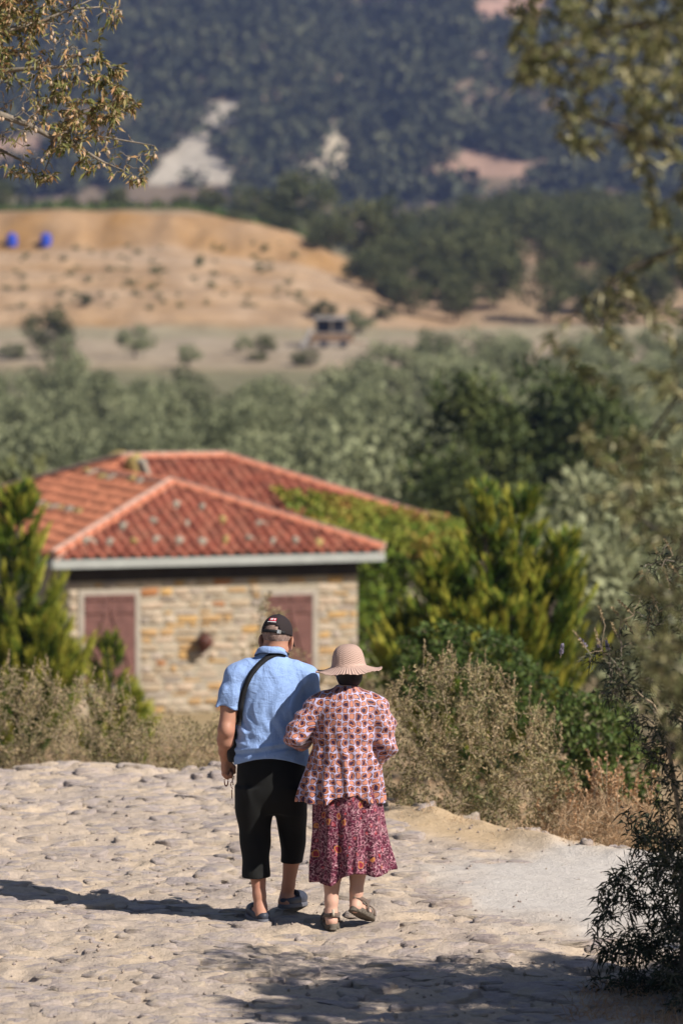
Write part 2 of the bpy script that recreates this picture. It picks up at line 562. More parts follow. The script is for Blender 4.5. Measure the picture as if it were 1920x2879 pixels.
# ------------------------------------------------------------------ road: trodden earth with worn stones let into it
def road_dust(x, y):
    """1 on the smooth dusty patch at the right-hand side"""
    d = np.hypot((x - 1.62) / 1.22, (y - 22.0) / 2.1)
    return 1 - sstep(0.55, 1.15, d + 0.45*fbm(x*1.8, y*1.0, seed=44))
def road_sand(x, y):
    return sstep(-0.1, 0.55, x + 0.15*fbm(x*3, y*3, seed=46)) * sstep(-1.75, -1.0, y - edge_y(x) + 0.25*fbm(x*2, y*2, seed=45))
def road_z(x, y):
    dst = np.maximum(road_dust(x, y), road_sand(x, y))
    e = edge_y(x)
    g = fbm(x*1.1, y*0.9, seed=50) * 0.04 + fbm(x*4.0, y*5.0, oct=4, seed=51) * 0.034
    rdg = 1 - np.abs(fbm(x*6.0 + 0.5*y, y*7.5, oct=3, seed=52)) * 2
    g = g + (np.clip(rdg, 0.1, 1) - 0.5) * 0.024
    roll = -0.25 * sstep(-0.5, 0.6, y - e + 0.55*fbm(x*2.6, y*0.6 + 3, seed=53)) ** 2
    lip = 0.09 * np.exp(-((y - e + 0.45) / 0.3)**2) * (0.4 + fbm(x*2.5, y*1.5, seed=54))
    base = np.where(y < 18, np.clip((18 - y) * 0.105, 0, 1.95), 0.0)
    return base + g * (1 - 0.8*dst) + roll + lip + 0.01*dst

NXR, NYR = 330, 520
rx = np.linspace(-4.7, 4.7, NXR); fr = np.linspace(0, 1, NYR) ** 0.9
RX = np.broadcast_to(rx[None, :], (NYR, NXR)); RY = 9 + (edge_y(RX) + 0.9 - 9) * fr[:, None]
RZ = road_z(RX, RY)
V = np.stack([RX, RY, RZ], -1).reshape(-1, 3)
i, j = np.meshgrid(np.arange(NYR-1), np.arange(NXR-1), indexing='ij')
a = (i*NXR + j).ravel()
me = mesh_np('road', V, np.stack([a, a+1, a+NXR+1, a+NXR], -1), smooth=True)
set_attr(me, 'dust', road_dust(V[:, 0], V[:, 1])); set_attr(me, 'sand', road_sand(V[:, 0], V[:, 1]))
t = NT('road_earth')
co = t.coord()
big = t.noise(t.mapping(co, (1, 0.7, 1)), 2.2, 6, 0.6)
fine = t.noise(co, 34, 7, 0.7)
earth = t.ramp(big, [(0.3, (0.37, 0.305, 0.265)), (0.46, (0.47, 0.38, 0.305)), (0.6, (0.54, 0.425, 0.315)), (0.75, (0.58, 0.455, 0.33))])
earth = t.mix(0.5, earth, t.ramp(fine, [(0.3, (0.62, 0.6, 0.6)), (0.65, (1.2, 1.2, 1.2))]), 'MULTIPLY')
dustc = t.ramp(t.noise(co, 5, 6, 0.65), [(0.3, (0.50, 0.45, 0.405)), (0.7, (0.59, 0.535, 0.485))])
sandc = t.ramp(t.noise(co, 8, 6, 0.65), [(0.3, (0.47, 0.335, 0.20)), (0.7, (0.57, 0.42, 0.265))])
c = t.mix(t.attr('sand'), earth, sandc)
c = t.mix(t.attr('dust'), c, dustc)
t.color(c).rough(0.95)
hgt = t.math('ADD', t.math('MULTIPLY', t.noise(co, 15, 6, 0.7), 1.0), t.math('MULTIPLY', t.noise(co, 90, 4, 0.7), 0.35))
t.normal(t.bump(hgt, 0.8, 0.025))
road = tag(obj('road', me, t.m), kind='structure')

t = NT('worn_stone')
co = t.coord(); gco = t.node('ShaderNodeNewGeometry').outputs['Position']
oi = t.node('ShaderNodeObjectInfo').outputs['Random']
tone = t.math('ADD', t.math('MULTIPLY', oi, 0.6), t.math('MULTIPLY', t.noise(gco, 3.1, 3), 0.5))
base = t.ramp(tone, [(0.15, (0.30, 0.245, 0.23)), (0.45, (0.43, 0.355, 0.315)), (0.7, (0.38, 0.325, 0.31)), (0.95, (0.50, 0.41, 0.345))])
lay = t.noise(t.mapping(gco, (5, 5, 40), rot=(0.35, 0.2, 0)), 2.2, 6, 0.7)
base = t.mix(0.6, base, t.ramp(lay, [(0.3, (0.6, 0.58, 0.58)), (0.7, (1.25, 1.22, 1.2))]), 'MULTIPLY')
dirt = t.ramp(t.noise(gco, 7.0, 5, 0.65), [(0.47, (0, 0, 0)), (0.6, (1, 1, 1))])
t.color(t.mix(dirt, base, (0.49, 0.395, 0.305))).rough(0.85)
hh = t.math('ADD', lay, t.math('MULTIPLY', t.noise(gco, 40, 5, 0.7), 0.6))
t.normal(t.bump(hh, 0.9, 0.024))
M_STONE = t.m

def cobble_arrays(seed, segs=17):
    """flat worn stone with a broken outline and an uneven, slightly tilted top"""
    rg = np.random.default_rng(seed)
    ang = np.arange(segs) / segs * 2*math.pi + rg.uniform(-0.12, 0.12, segs)
    el = rg.uniform(0.5, 0.95)
    r = 1 + 0.2*np.sin(ang*2 + rg.uniform(0, 6)) + 0.15*np.sin(ang*3 + rg.uniform(0, 6)) + 0.07*np.sin(ang*5 + rg.uniform(0, 6)) + rg.uniform(-0.09, 0.09, segs)
    x = np.cos(ang)*r; y = np.sin(ang)*r*el
    tilt = rg.uniform(-0.5, 0.5, 2)
    V = []
    for sc, z in ((1.04, -4.5), (1.0, 0.1), (0.9, 0.6), (0.62, 0.82), (0.32, 0.9)):
        xs = x*sc + rg.uniform(-.05, .05, segs); ys = y*sc + rg.uniform(-.05, .05, segs)
        n_ = vnoise(xs*2.2 + seed*3.1, ys*2.2 + seed, seed=seed)*0.45 + vnoise(xs*5 + seed, ys*5, seed=seed + 1)*0.2
        zz = z + (tilt[0]*xs + tilt[1]*ys + n_)*(0.8 if z > 0 else 0.1)
        V.append(np.stack([xs, ys, zz], 1))
    V = np.concatenate(V + [np.array([[0, 0, 0.9 + rg.uniform(-.2, .2)]])])
    F = []
    for q in range(4):
        for k in range(segs):
            k2 = (k+1) % segs
            F.append((q*segs+k, q*segs+k2, (q+1)*segs+k2)); F.append((q*segs+k, (q+1)*segs+k2, (q+1)*segs+k))
    for k in range(segs): F.append((4*segs+k, 4*segs+(k+1) % segs, 5*segs))
    return V, np.array(F)
COB = [cobble_arrays(100+k) for k in range(16)]
COBM = []
for V, F in COB:
    me = mesh_np('cobble', V, F, smooth=True); me.materials.append(M_STONE); COBM.append(me)
spots = []
rg = np.random.default_rng(5)
yy = 13.0
while yy < 28.4:
    sp = 0.205
    row = rg.uniform(0, sp)
    for xx in np.arange(-4.4 + row, 4.4, sp):
        x = xx + rg.uniform(-.07, .07); y = yy + rg.uniform(-.07, .07)
        if y > float(edge_y(x)) - 0.05: continue
        d = float(road_dust(np.array([x]), np.array([y]))[0]); s_ = float(road_sand(np.array([x]), np.array([y]))[0])
        if rg.random() < max(d*1.25, s_*1.1, 0.12 + 0.3*float(vnoise(x*0.9, y*0.7, seed=91))): continue
        size = 0.05 + 0.115*rg.random()**0.9
        spots.append((x, y, size, rg.uniform(0.005, 0.018), rg.uniform(-0.7, 0.7) + (math.pi if rg.random() < .5 else 0), int(rg.integers(0, 16)), rg.uniform(-0.1, 0.1), rg.uniform(-0.12, 0.06)))
    yy += sp * 0.78
def cob_matrix(s):
    x, y, size, h, rz, k, tx, ty = s
    z = float(road_z(np.array([x]), np.array([y]))[0]) - 0.004
    return Matrix.Translation((x, y, z)) @ Matrix.Rotation(tx, 4, 'X') @ Matrix.Rotation(ty, 4, 'Y') @ Matrix.Rotation(rz, 4, 'Z') @ Matrix.Diagonal((size, size, h, 1))
def view_area(s):
    px, py = proj(np.array([s[0], s[1], 0.0]))
    if not (-40 < px < 1960 and py < 2920): return -1
    return s[2]**2 / s[1]**3
spots.sort(key=view_area, reverse=True)
for s in spots[:298]:
    o = obj('cobble', COBM[s[5]], None, road)
    o.matrix_local = cob_matrix(s)
Vs, Fs, n0 = [], [], 0
for s in spots[298:]:
    V, F = COB[s[5]]
    Mx = np.array(cob_matrix(s))
    Vs.append(V @ Mx[:3, :3].T + Mx[:3, 3]); Fs.append(F + n0); n0 += len(V)
o = obj('cobbles', mesh_np('cobbles', np.concatenate(Vs), np.concatenate(Fs), smooth=True), M_STONE, road); o['kind'] = 'stuff'
# loose grit
ng = 5200
gx = RNG.uniform(-2.8, 2.8, ng); gy = RNG.uniform(16.8, 27.5, ng)
keep = (gy < edge_y(gx) - 0.1) & (RNG.random(ng) > 0.8*road_dust(gx, gy))
gx, gy = gx[keep], gy[keep]; ng = len(gx)
sz = 0.003 + 0.012*RNG.random(ng)**5
oct_v = np.array([[1,0,0],[-1,0,0],[0,1,0],[0,-1,0],[0,0,1],[0,0,-1]], float)
oct_f = np.array([[0,2,4],[2,1,4],[1,3,4],[3,0,4],[2,0,5],[1,2,5],[3,1,5],[0,3,5]])
V = oct_v[None]*sz[:, None, None]*RNG.uniform(0.6, 1.3, (ng, 6, 1)) + np.stack([gx, gy, road_z(gx, gy)+sz*0.4], -1)[:, None]
F = (oct_f[None] + (np.arange(ng)*6)[:, None, None]).reshape(-1, 3)
tag(obj('road_grit', mesh_np('road_grit', V.reshape(-1, 3), F, smooth=True), M_STONE), 'loose pale grit and small pebbles scattered over the stone road', 'gravel', kind='stuff')
# ------------------------------------------------------------------ stone house with tiled hip roofs
BASE_Z = -5.3
house = tag(empty('stone_house', (HO.x, HO.y, BASE_Z), HOUSE_YAW), 'single storey rubble stone house with red barrel tile hip roof and closed brown shutters', 'house')
EAVE = HO.z - BASE_Z
TAN = math.tan(R(19.5)); PIT = R(19.5)
OV = 0.42
WW = 7.06; MU = 10.9
RECTS = [(0, WW, 0, 14.0), (0, MU, 5.5, 14.0)]
def roof_d(u, v):
    return np.max([np.minimum(np.minimum(u - a, b - u), np.minimum(v - c, d - v)) for a, b, c, d in RECTS], axis=0)
def h2w(u, v, z):
    return Vector((HO.x + u*CU[0] + v*CV[0], HO.y + u*CU[1] + v*CV[1], BASE_Z + z))
Mw2h = Matrix.Translation((HO.x, HO.y, BASE_Z)) @ Matrix.Rotation(HOUSE_YAW, 4, 'Z')
Mw2h.invert()
def ray_local(px, py):
    o = Mw2h @ Vector((0, 0, CAMZ)); q = Mw2h @ P(px, py, 80.0)
    return o, (q - o).normalized()
def on_plane(px, py, p0, nrm):
    o, d = ray_local(px, py)
    t = (Vector(p0) - o).dot(nrm) / d.dot(nrm)
    return o + d*t
def wall_uz(px, py):
    q = on_plane(px, py, (0, OV, 0), Vector((0, 1, 0))); return q.x, q.z

# --- walls
t = NT('wall_mortar')
co = t.coord()
t.color(t.ramp(t.noise(co, 5, 6, 0.65), [(0.3, (0.30, 0.255, 0.19)), (0.7, (0.42, 0.36, 0.275))])).rough(0.95)
t.normal(t.bump(t.noise(co, 22, 6), 0.6, 0.03))
M_MORT = t.m
t = NT('rubble_stone')
oi = t.node('ShaderNodeObjectInfo').outputs['Random']; gco = t.node('ShaderNodeNewGeometry').outputs['Position']
c = t.ramp(oi, [(0.0, (0.42, 0.32, 0.22)), (0.18, (0.50, 0.40, 0.30)), (0.34, (0.36, 0.30, 0.25)), (0.46, (0.52, 0.42, 0.32)), (0.56, (0.46, 0.29, 0.14)), (0.66, (0.50, 0.38, 0.28)), (0.78, (0.52, 0.32, 0.13)), (0.87, (0.42, 0.34, 0.28)), (0.96, (0.38, 0.17, 0.07))], 'CONSTANT')
c = t.mix(0.6, c, t.ramp(t.noise(gco, 9, 6, 0.7), [(0.3, (0.65, 0.63, 0.6)), (0.7, (1.3, 1.28, 1.25))]), 'MULTIPLY')
t.color(c).rough(0.9)
t.normal(t.bump(t.noise(gco, 16, 6, 0.7), 0.7, 0.04))
M_RUB = t.m
wins = []
for x0, x1 in ((236, 381), (745, 879)):
    u0, zt = wall_uz(x0, 1674); u1, _ = wall_uz(x1, 1674); _, zb = wall_uz(x0, 1928)
    wins.append((u0, u1, zb, zt))
W0, W1, WT = OV, WW - OV, EAVE - 0.06
mb = MB()
mb.box((W0, OV + 0.012, 0), (W1, OV + 0.4, WT))
wall = mb.build('wall', M_MORT, house)
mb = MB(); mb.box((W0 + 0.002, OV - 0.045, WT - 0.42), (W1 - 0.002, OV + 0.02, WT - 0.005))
mb.build('eave_shadow_band', m_plain('eave_shadow_dark', (0.035, 0.028, 0.022), 0.9, 0.3, 3, 0.4), house)  # near-black strip along the wall top; its colour deepens the eave shadow
mb = MB(); mb.box((W0, OV + 0.402, 0), (W0 + 0.4, 13.5, WT)); mb.box((W1 - 0.4, OV + 0.402, 0), (W1, 5.9, WT))
mb.box((W1 - 0.4, 5.902, 0), (MU - 0.4, 6.3, WT)); mb.box((MU - 0.8, 6.302, 0), (MU - 0.4, 13.5, WT)); mb.box((W0, 13.502, 0), (MU - 0.4, 13.8, WT))
mb.build('side_wall', M_MORT, house)
SM = []
for k in range(8):
    rg = np.random.default_rng(300 + k)
    c4 = np.array([[-.5, -.5], [.5, -.5], [.5, .5], [-.5, .5]])
    c4 = c4 + rg.uniform(-0.07, 0.07, (4, 2)); 
    ins = c4 * rg.uniform(0.74, 0.86) + rg.uniform(-0.04, 0.04, (4, 2))
    V = [(p[0], 0.5, p[1]) for p in c4] + [(p[0]*.98, -0.1, p[1]*.98) for p in c4] + [(p[0], -0.5 + rg.uniform(-.1, .2), p[1]) for p in ins]
    Fq = [(4, 5, 1, 0), (5, 6, 2, 1), (6, 7, 3, 2), (7, 4, 0, 3), (8, 9, 5, 4), (9, 10, 6, 5), (10, 11, 7, 6), (11, 8, 4, 7), (11, 10, 9, 8)]
    me = bpy.data.meshes.new('stone'); me.from_pydata(V, [], [f[::-1] for f in Fq]); me.materials.append(M_RUB)
    me.polygons.foreach_set('use_smooth', np.ones(len(me.polygons), bool)); me.update()
    SM.append(me)
rg = np.random.default_rng(12)
z = 0.02; nst = 0
while z < WT - 0.47:
    hgt = min(rg.uniform(0.09, 0.2), WT - 0.425 - z)
    u = W0 + 0.01
    while u < W1 - 0.08:
        w = rg.uniform(0.18, 0.56)
        if u + w > W1 - 0.12: w = W1 - u
        skip = False
        for u0, u1, zb, zt in wins:
            if z + hgt > zb - 0.1 and z < zt + 0.1:
                if u < u1 + 0.1 and u + w > u0 - 0.1:
                    if u < u0 - 0.2: w = u0 - 0.1 - u
                    else: u = u1 + 0.1; skip = True
                    break
        if skip: continue
        hh = hgt * rg.uniform(0.7, 1.2)
        o = obj('stone', SM[int(rg.integers(0, 8))], None, wall)
        dp = rg.uniform(0.10, 0.15)
        o.location = (u + w/2, OV + 0.06 - rg.uniform(0.0, 0.02), z + hgt/2)
        o.rotation_euler = (0, rg.uniform(-0.05, 0.05), 0)
        o.scale = (w - 0.02, dp, hh - 0.018); nst += 1
        u += w
    z += hgt
print('wall stones', nst)
M_RENDER = m_plain('lime_render', (0.37, 0.32, 0.265), 0.9, 0.12, 4, 0.3)
M_SHUT = m_plain('shutter_wood', (0.155, 0.072, 0.06), 0.8, 0.3, 5, 0.3, 30)
M_IRON = m_plain('dark_iron', (0.05, 0.045, 0.045), 0.6)
for u0, u1, zb, zt in wins:
    mb = MB(); fw = 0.1
    for lo, hi in (((u0-fw, 0, zb), (u0, 0, zt)), ((u1, 0, zb), (u1+fw, 0, zt)), ((u0-fw, 0, zt), (u1+fw, 0, zt+fw)), ((u0-fw-.04, 0, zb-fw), (u1+fw+.04, 0, zb))):
        mb.box((lo[0], OV - 0.03, lo[2]), (hi[0], OV + 0.1, hi[2]))
    win = mb.build('window', M_RENDER, house)
    win['label'] = 'shuttered window with pale rendered surround'
    wd = u1 - u0; npl = 8
    for k in range(npl):
        a_ = u0 + wd*k/npl + (0.012 if k == npl//2 else 0.003); b_ = u0 + wd*(k+1)/npl - 0.003
        mb = MB(); mb.box((a_, OV - 0.01 - 0.004*(k % 2), zb + 0.01), (b_, OV + 0.03, zt - 0.01)); mb.build('plank', M_SHUT, win)
    for s0, s1, flip in ((u0, u0 + wd/2, 0), (u0 + wd/2, u1, 1)):
        zu = zt - 0.36*0.9; zl = zb + 0.25
        mb = MB()
        for zz in (zt - 0.05, zu, zl):
            mb.box((s0 + 0.02, OV - 0.045, zz - 0.05), (s1 - 0.02, OV - 0.0155, zz + 0.05))
        pa = (s0 + 0.06, OV - 0.031, zu - 0.06); pb = (s1 - 0.08, OV - 0.031, zl + 0.06)
        if not flip: pa, pb = (s1 - 0.06, OV - 0.031, zu - 0.06), (s0 + 0.08, OV - 0.031, zl + 0.06)
        mb.bar(pa, pb, 0.085, 0.026)
        mb.build('brace', M_SHUT, win)

# --- roof deck, fascia and soffit
M_DECK = m_plain('roof_deck', (0.10, 0.06, 0.045), 0.9)
M_FASC = m_plain('fascia_paint', (0.34, 0.345, 0.32), 0.7, 0.1, 3, 0.15)
g = 0.25
uu = np.unique(np.round(np.concatenate([np.arange(0, MU, g), [WW, WW/2, 4.25, MU - 4.25, MU]]), 3)); vv = np.unique(np.round(np.concatenate([np.arange(0, 14 + g/2, g), [WW/2, 9.75]]), 3))
mb = MB(); idx = {}
def dk(u, v):
    k = (round(u*100), round(v*100))
    if k not in idx:
        idx[k] = len(mb.v); mb.v.append((u, v, EAVE + 0.01 + TAN*float(max(0, roof_d(np.float64(u), np.float64(v))))))
    return idx[k]
for ua, ub in zip(uu[:-1], uu[1:]):
    for va, vb in zip(vv[:-1], vv[1:]):
        um, vm = (ua+ub)/2, (va+vb)/2
        if float(roof_d(np.float64(um), np.float64(vm))) > 0:
            mb.f.append((dk(ua, va), dk(ub, va), dk(ub, vb), dk(ua, vb)))
roof = mb.build('roof', M_DECK, house)
mb = MB()
FH = 0.2
def fas(u0, v0, u1, v1):
    mb.box((min(u0, u1), min(v0, v1), EAVE - FH + 0.02), (max(u0, u1), max(v0, v1), EAVE - 0.002))
fas(-0.0, -0.03, WW, 0.0); fas(WW, -0.03, WW + 0.03, 5.47); fas(WW, 5.47, MU, 5.5); fas(-0.03, -0.03, 0.0, 14); fas(MU, 5.47, MU + 0.03, 14)
mb.build('fascia', M_FASC, roof)
mb = MB(); mb.box((0.003, 0.003, EAVE - 0.06), (WW - 0.003, 13.9, EAVE - 0.03)); mb.box((WW, 5.503, EAVE - 0.06), (MU - 0.01, 13.9, EAVE - 0.03))
mb.build('soffit', M_DECK, roof)

# --- tiles
t = NT('roof_tile')
oi = t.node('ShaderNodeObjectInfo').outputs['Random']; gco = t.node('ShaderNodeNewGeometry').outputs['Position']
rnd = t.math('ADD', t.math('MULTIPLY', oi, 0.5), t.math('MULTIPLY', t.noise(gco, 4.0, 3), 0.55))
c = t.ramp(rnd, [(0.2, (0.16, 0.045, 0.03)), (0.4, (0.235, 0.066, 0.04)), (0.6, (0.30, 0.09, 0.055)), (0.85, (0.37, 0.14, 0.085))])
dirt = t.ramp(t.noise(gco, 2.2, 7, 0.7), [(0.46, (0, 0, 0)), (0.72, (0.75, 0.75, 0.75))])
c = t.mix(dirt, c, (0.15, 0.075, 0.05))
t.color(c).rough(0.85); t.normal(t.bump(t.noise(gco, 25, 5), 0.3, 0.02))
M_TILE = t.m
t = NT('roof_tile_newer')
gco = t.node('ShaderNodeNewGeometry').outputs['Position']
c = t.ramp(t.noise(gco, 2.6, 5), [(0.25, (0.50, 0.17, 0.09)), (0.7, (0.62, 0.235, 0.125))])
t.color(c).rough(0.85); t.normal(t.bump(t.noise(gco, 25, 5), 0.3, 0.02))
M_TILEN = t.m
TW, TL = 0.246, 0.375
prof = [(0, .03), (.03, .008), (.065, .004), (.095, .03), (.125, .085), (.16, .102), (.195, .082), (.2175, .03)]
prof = [(x*1.139, z*1.1) for x, z in prof]
Vt = []
for y, dz in ((TL + 0.03, 0.0), (-0.03, 0.024)):
    Vt += [(x, y, z + dz) for x, z in prof]
Vt += [(x, -0.03, max(0.0, z + 0.024 - 0.02)) for x, z in prof]
n = len(prof); Ft = []
for k in range(n - 1):
    Ft.append((n + k, n + k + 1, k + 1, k)); Ft.append((2*n + k, 2*n + k + 1, n + k + 1, n + k))
Vt = np.array(Vt); Ft = np.array(Ft)
tile_me = mesh_np('tile', Vt, Ft, smooth=False); tile_me.materials.append(M_TILE)
FACES = [  # origin(u,v), eave direction, inward, length, material
    ((0, 0), (1, 0), (0, 1), WW, 0), ((WW, 5.5), (1, 0), (0, 1), MU - WW, 0), ((0, 5.5), (1, 0), (0, 1), WW, 0),
    ((WW, 0), (0, 1), (-1, 0), 5.5, 0), ((0, 14), (0, -1), (1, 0), 14, 1), ((MU, 5.5), (0, 1), (-1, 0), 8.5, 0), ((MU, 14), (-1, 0), (0, 1 - 2), MU, 0)]
slots = []
for fi, (o2, e, inn, length, mt) in enumerate(FACES):
    o2 = np.array(o2, float); e = np.array(e, float); inn = np.array(inn, float)
    M3 = np.array([[e[0], inn[0]*math.cos(PIT), 0], [e[1], inn[1]*math.cos(PIT), 0], [0, math.sin(PIT), 0]])
    M3[:, 2] = np.cross(M3[:, 0], M3[:, 1])
    for c in range(int(length / TW) + 1):
        for r in range(14):
            s = c*TW; up = r*TL
            ctr = o2 + e*(s + TW/2) + inn*(up + TL/2)*math.cos(PIT)
            d = float(roof_d(ctr[0], ctr[1])); mine = (up + TL/2)*math.cos(PIT)
            if d < 0 or abs(d - mine) > 0.03: continue
            p = o2 + e*s + inn*up*math.cos(PIT)
            org = np.array([p[0], p[1], EAVE + 0.02 + up*math.sin(PIT)])
            slots.append((fi, mt, org, M3))
order = {0: 0, 2: 1, 1: 2, 4: 3, 3: 4, 5: 5, 6: 6}
slots.sort(key=lambda s: (order[s[0]], s[2][1]))
rest = {0: ([], []), 1: ([], [])}
cnt = 0
rg = np.random.default_rng(8)
for fi, mt, org, M3 in slots:
    jit = rg.normal(0, 0.010, 3)
    if cnt < 270 and mt == 0:
        o = obj('tile', tile_me, None, roof)
        M4 = Matrix.Identity(4)
        for a_ in range(3):
            for b_ in range(3): M4[a_][b_] = M3[a_][b_]
            M4[a_][3] = org[a_] + jit[a_]
        o.matrix_local = M4 @ Matrix.Rotation(rg.normal(0, 0.012), 4, 'Z'); cnt += 1
    else:
        Vl, Fl = rest[mt]
        Vx = Vt.copy()
        if mt == 1: Vx[n:, 2] -= 0.012
        Fl.append(Ft + len(Vl)*len(Vt)); Vl.append(Vx @ M3.T + org + jit*0.6)
for mt, mm in ((0, M_TILE), (1, M_TILEN)):
    Vl, Fl = rest[mt]
    o = obj('roof_tiles', mesh_np('roof_tiles', np.concatenate(Vl), np.concatenate(Fl)), mm, roof); o['kind'] = 'stuff'
# --- ridge and hip caps
M_RIDGE = m_plain('ridge_tile', (0.46, 0.165, 0.095), 0.85, 0.25, 3, 0.2)
M_CAPM = m_plain('ridge_mortar', (0.44, 0.30, 0.24), 0.95, 0.2, 6, 0.4)
ang = np.linspace(0, math.pi, 7)
Vr = []
for y, rr in ((0.0, 0.125), (0.42, 0.10)):
    Vr += [(math.cos(a_)*rr, y, math.sin(a_)*rr*0.85) for a_ in ang]
Vr += [(math.cos(a_)*0.105, 0.0, math.sin(a_)*0.105*0.85) for a_ in ang]
Fr = []
for k in range(6):
    Fr.append((k, k+1, 8+k, 7+k)); Fr.append((14+k, 14+k+1, k+1, k))
ridge_me = mesh_np('ridge_tile', np.array(Vr), np.array(Fr), smooth=True); ridge_me.materials.append(M_RIDGE)
def rz(u, v): return EAVE + 0.045 + TAN*float(roof_d(np.float64(u), np.float64(v)))
RIDGES = [((0, 0), (WW/2, WW/2)), ((WW, 0), (WW/2, WW/2)), ((WW/2, WW/2), (WW/2, 8.95)), ((MU, 5.5), (MU - 4.25, 9.75)), ((MU - 4.25, 9.75), (4.25, 9.75)), ((0, 14), (4.25, 9.75)), ((MU, 14), (MU - 4.25, 9.75))]
mbm = MB()
for (a_, b_) in RIDGES:
    A = Vector((a_[0], a_[1], rz(*a_))); B = Vector((b_[0], b_[1], rz(*b_)))
    if a_ == (WW/2, WW/2): B.z = rz(WW/2, WW/2 + 0.15)
    L = (B - A).length; nn = int(L / 0.37)
    d = (B - A).normalized()
    xax = Vector((d.y, -d.x, 0)).normalized()
    zax = xax.cross(d)
    mbm.bar(A + zax*0.02, B + zax*0.02, 0.30, 0.10)
    for k in range(nn):
        M4 = Matrix((xax, d, zax)).transposed().to_4x4()
        M4.translation = A + d*(k*L/nn) + zax*0.03 + Vector((0, 0, rg.uniform(0, 0.012)))
        o = obj('ridge_tile', ridge_me, None, roof); o.matrix_local = M4 @ Matrix.Rotation(rg.normal(0, .02), 4, 'Z')
mbm.build('ridge_bedding', M_CAPM, roof)

# --- stones that weigh the tiles down (they lie on the roof)
M_RS = m_plain('roof_rock', (0.29, 0.25, 0.195), 0.9, 0.35, 7, 0.6, 14)
M_RSM = m_plain('mossy_rock', (0.36, 0.27, 0.10), 0.95, 0.35, 8, 0.6, 14)
RK = []
for k in range(5):
    rg2 = np.random.default_rng(700 + k)
    V, F = cobble_arrays(720 + k, 10)
    V = V * np.array([1, 1, 1.0])
    for mm in (M_RS, M_RSM):
        me = mesh_np('roof_rock', V, F, smooth=True); me.materials.append(mm); RK.append(me)
nf = Vector((0, -math.sin(PIT), math.cos(PIT)))
front = [(250,1521),(309,1522),(378,1524),(443,1518),(506,1521),(571,1524),(633,1517),(702,1515),(770,1523),(832,1522),(898,1527),(345,1478),(432,1466),(527,1473),(627,1462),(497,1420),(567,1424),(732,1472),(370,1425),(205,1526)]
k = 0
for px, py in front:
    q = on_plane(px, py, (0, 0, EAVE + 0.1), nf)
    moss = k % 4 == 2
    o = bpy.data.objects.new('roof_rock', RK[(k*2 + (1 if moss else 0)) % 10]); COL.objects.link(o)
    wpos = h2w(q.x, q.y, q.z)
    o.matrix_world = Matrix.Translation(wpos) @ Matrix.Rotation(HOUSE_YAW, 4, 'Z') @ Matrix.Rotation(PIT, 4, 'X') @ Matrix.Rotation(k*1.3, 4, 'Z') @ Matrix.Diagonal((rg.uniform(.085, .14), rg.uniform(.075, .12), rg.uniform(.06, .09), 1))
    if moss: tag(o, 'yellow mossy stone weighing down the barrel tiles of the gable-facing roof slope', 'stone', 'mossy stones on the front roof slope')
    else: tag(o, 'grey stone weighing down the barrel tiles of the gable-facing roof slope', 'stone', 'grey stones on the front roof slope')
    k += 1
nl = Vector((-math.sin(PIT), 0, math.cos(PIT)))
for px, py in [(105,1425),(130,1428),(150,1430),(172,1432),(195,1436),(222,1440),(220,1318),(245,1326),(265,1333),(290,1342),(315,1345),(370,1352),(395,1356),(330,1280),(350,1285),(375,1292),(400,1300)]:
    q = on_plane(px, py, (0, 0, EAVE + 0.1), nl)
    o = bpy.data.objects.new('roof_rock', RK[(k*2 + (k % 2)) % 10]); COL.objects.link(o)
    o.matrix_world = Matrix.Translation(h2w(q.x, q.y, q.z)) @ Matrix.Rotation(HOUSE_YAW, 4, 'Z') @ Matrix.Rotation(-PIT, 4, 'Y') @ Matrix.Rotation(k*1.7, 4, 'Z') @ Matrix.Diagonal((rg.uniform(.15, .22), rg.uniform(.12, .16), rg.uniform(.07, .1), 1))
    tag(o, 'stone lying in a row on the bright orange side slope of the roof', 'stone', 'stones in rows on the orange roof slope'); k += 1

# --- rusty brown pot on the wall
u, z = wall_uz(568, 1806)
mb = MB()
mb.lathe([(0.02, -0.22), (0.05, -0.2), (0.09, -0.13), (0.15, -0.05), (0.175, 0.04), (0.15, 0.12), (0.09, 0.165), (0.045, 0.18), (0.05, 0.21), (0.03, 0.215)], 18)
M_POT = m_plain('rusty_pot', (0.085, 0.03, 0.02), 0.55, 0.4, 9, 0.4, 25)
pot = empty('hanging_pot', h2w(u, OV - 0.2, z), HOUSE_YAW)
ob = mb.build('body', M_POT, pot, True); ob.rotation_euler = (0, R(14), 0)
mb = MB(); mb.bar((0, 0.0, 0.2), (0, 0.22, 0.26), 0.014, 0.014); mb.build('hook', M_IRON, pot)
tag(pot, 'round rusty brown pot hanging on the stone wall between the two shuttered windows', 'pot')
# ------------------------------------------------------------------ implicit surfaces for people
def smin(a, b, k):
    h = np.clip(0.5 + 0.5*(b - a)/k, 0, 1)
    return b*(1-h) + a*h - k*h*(1-h)

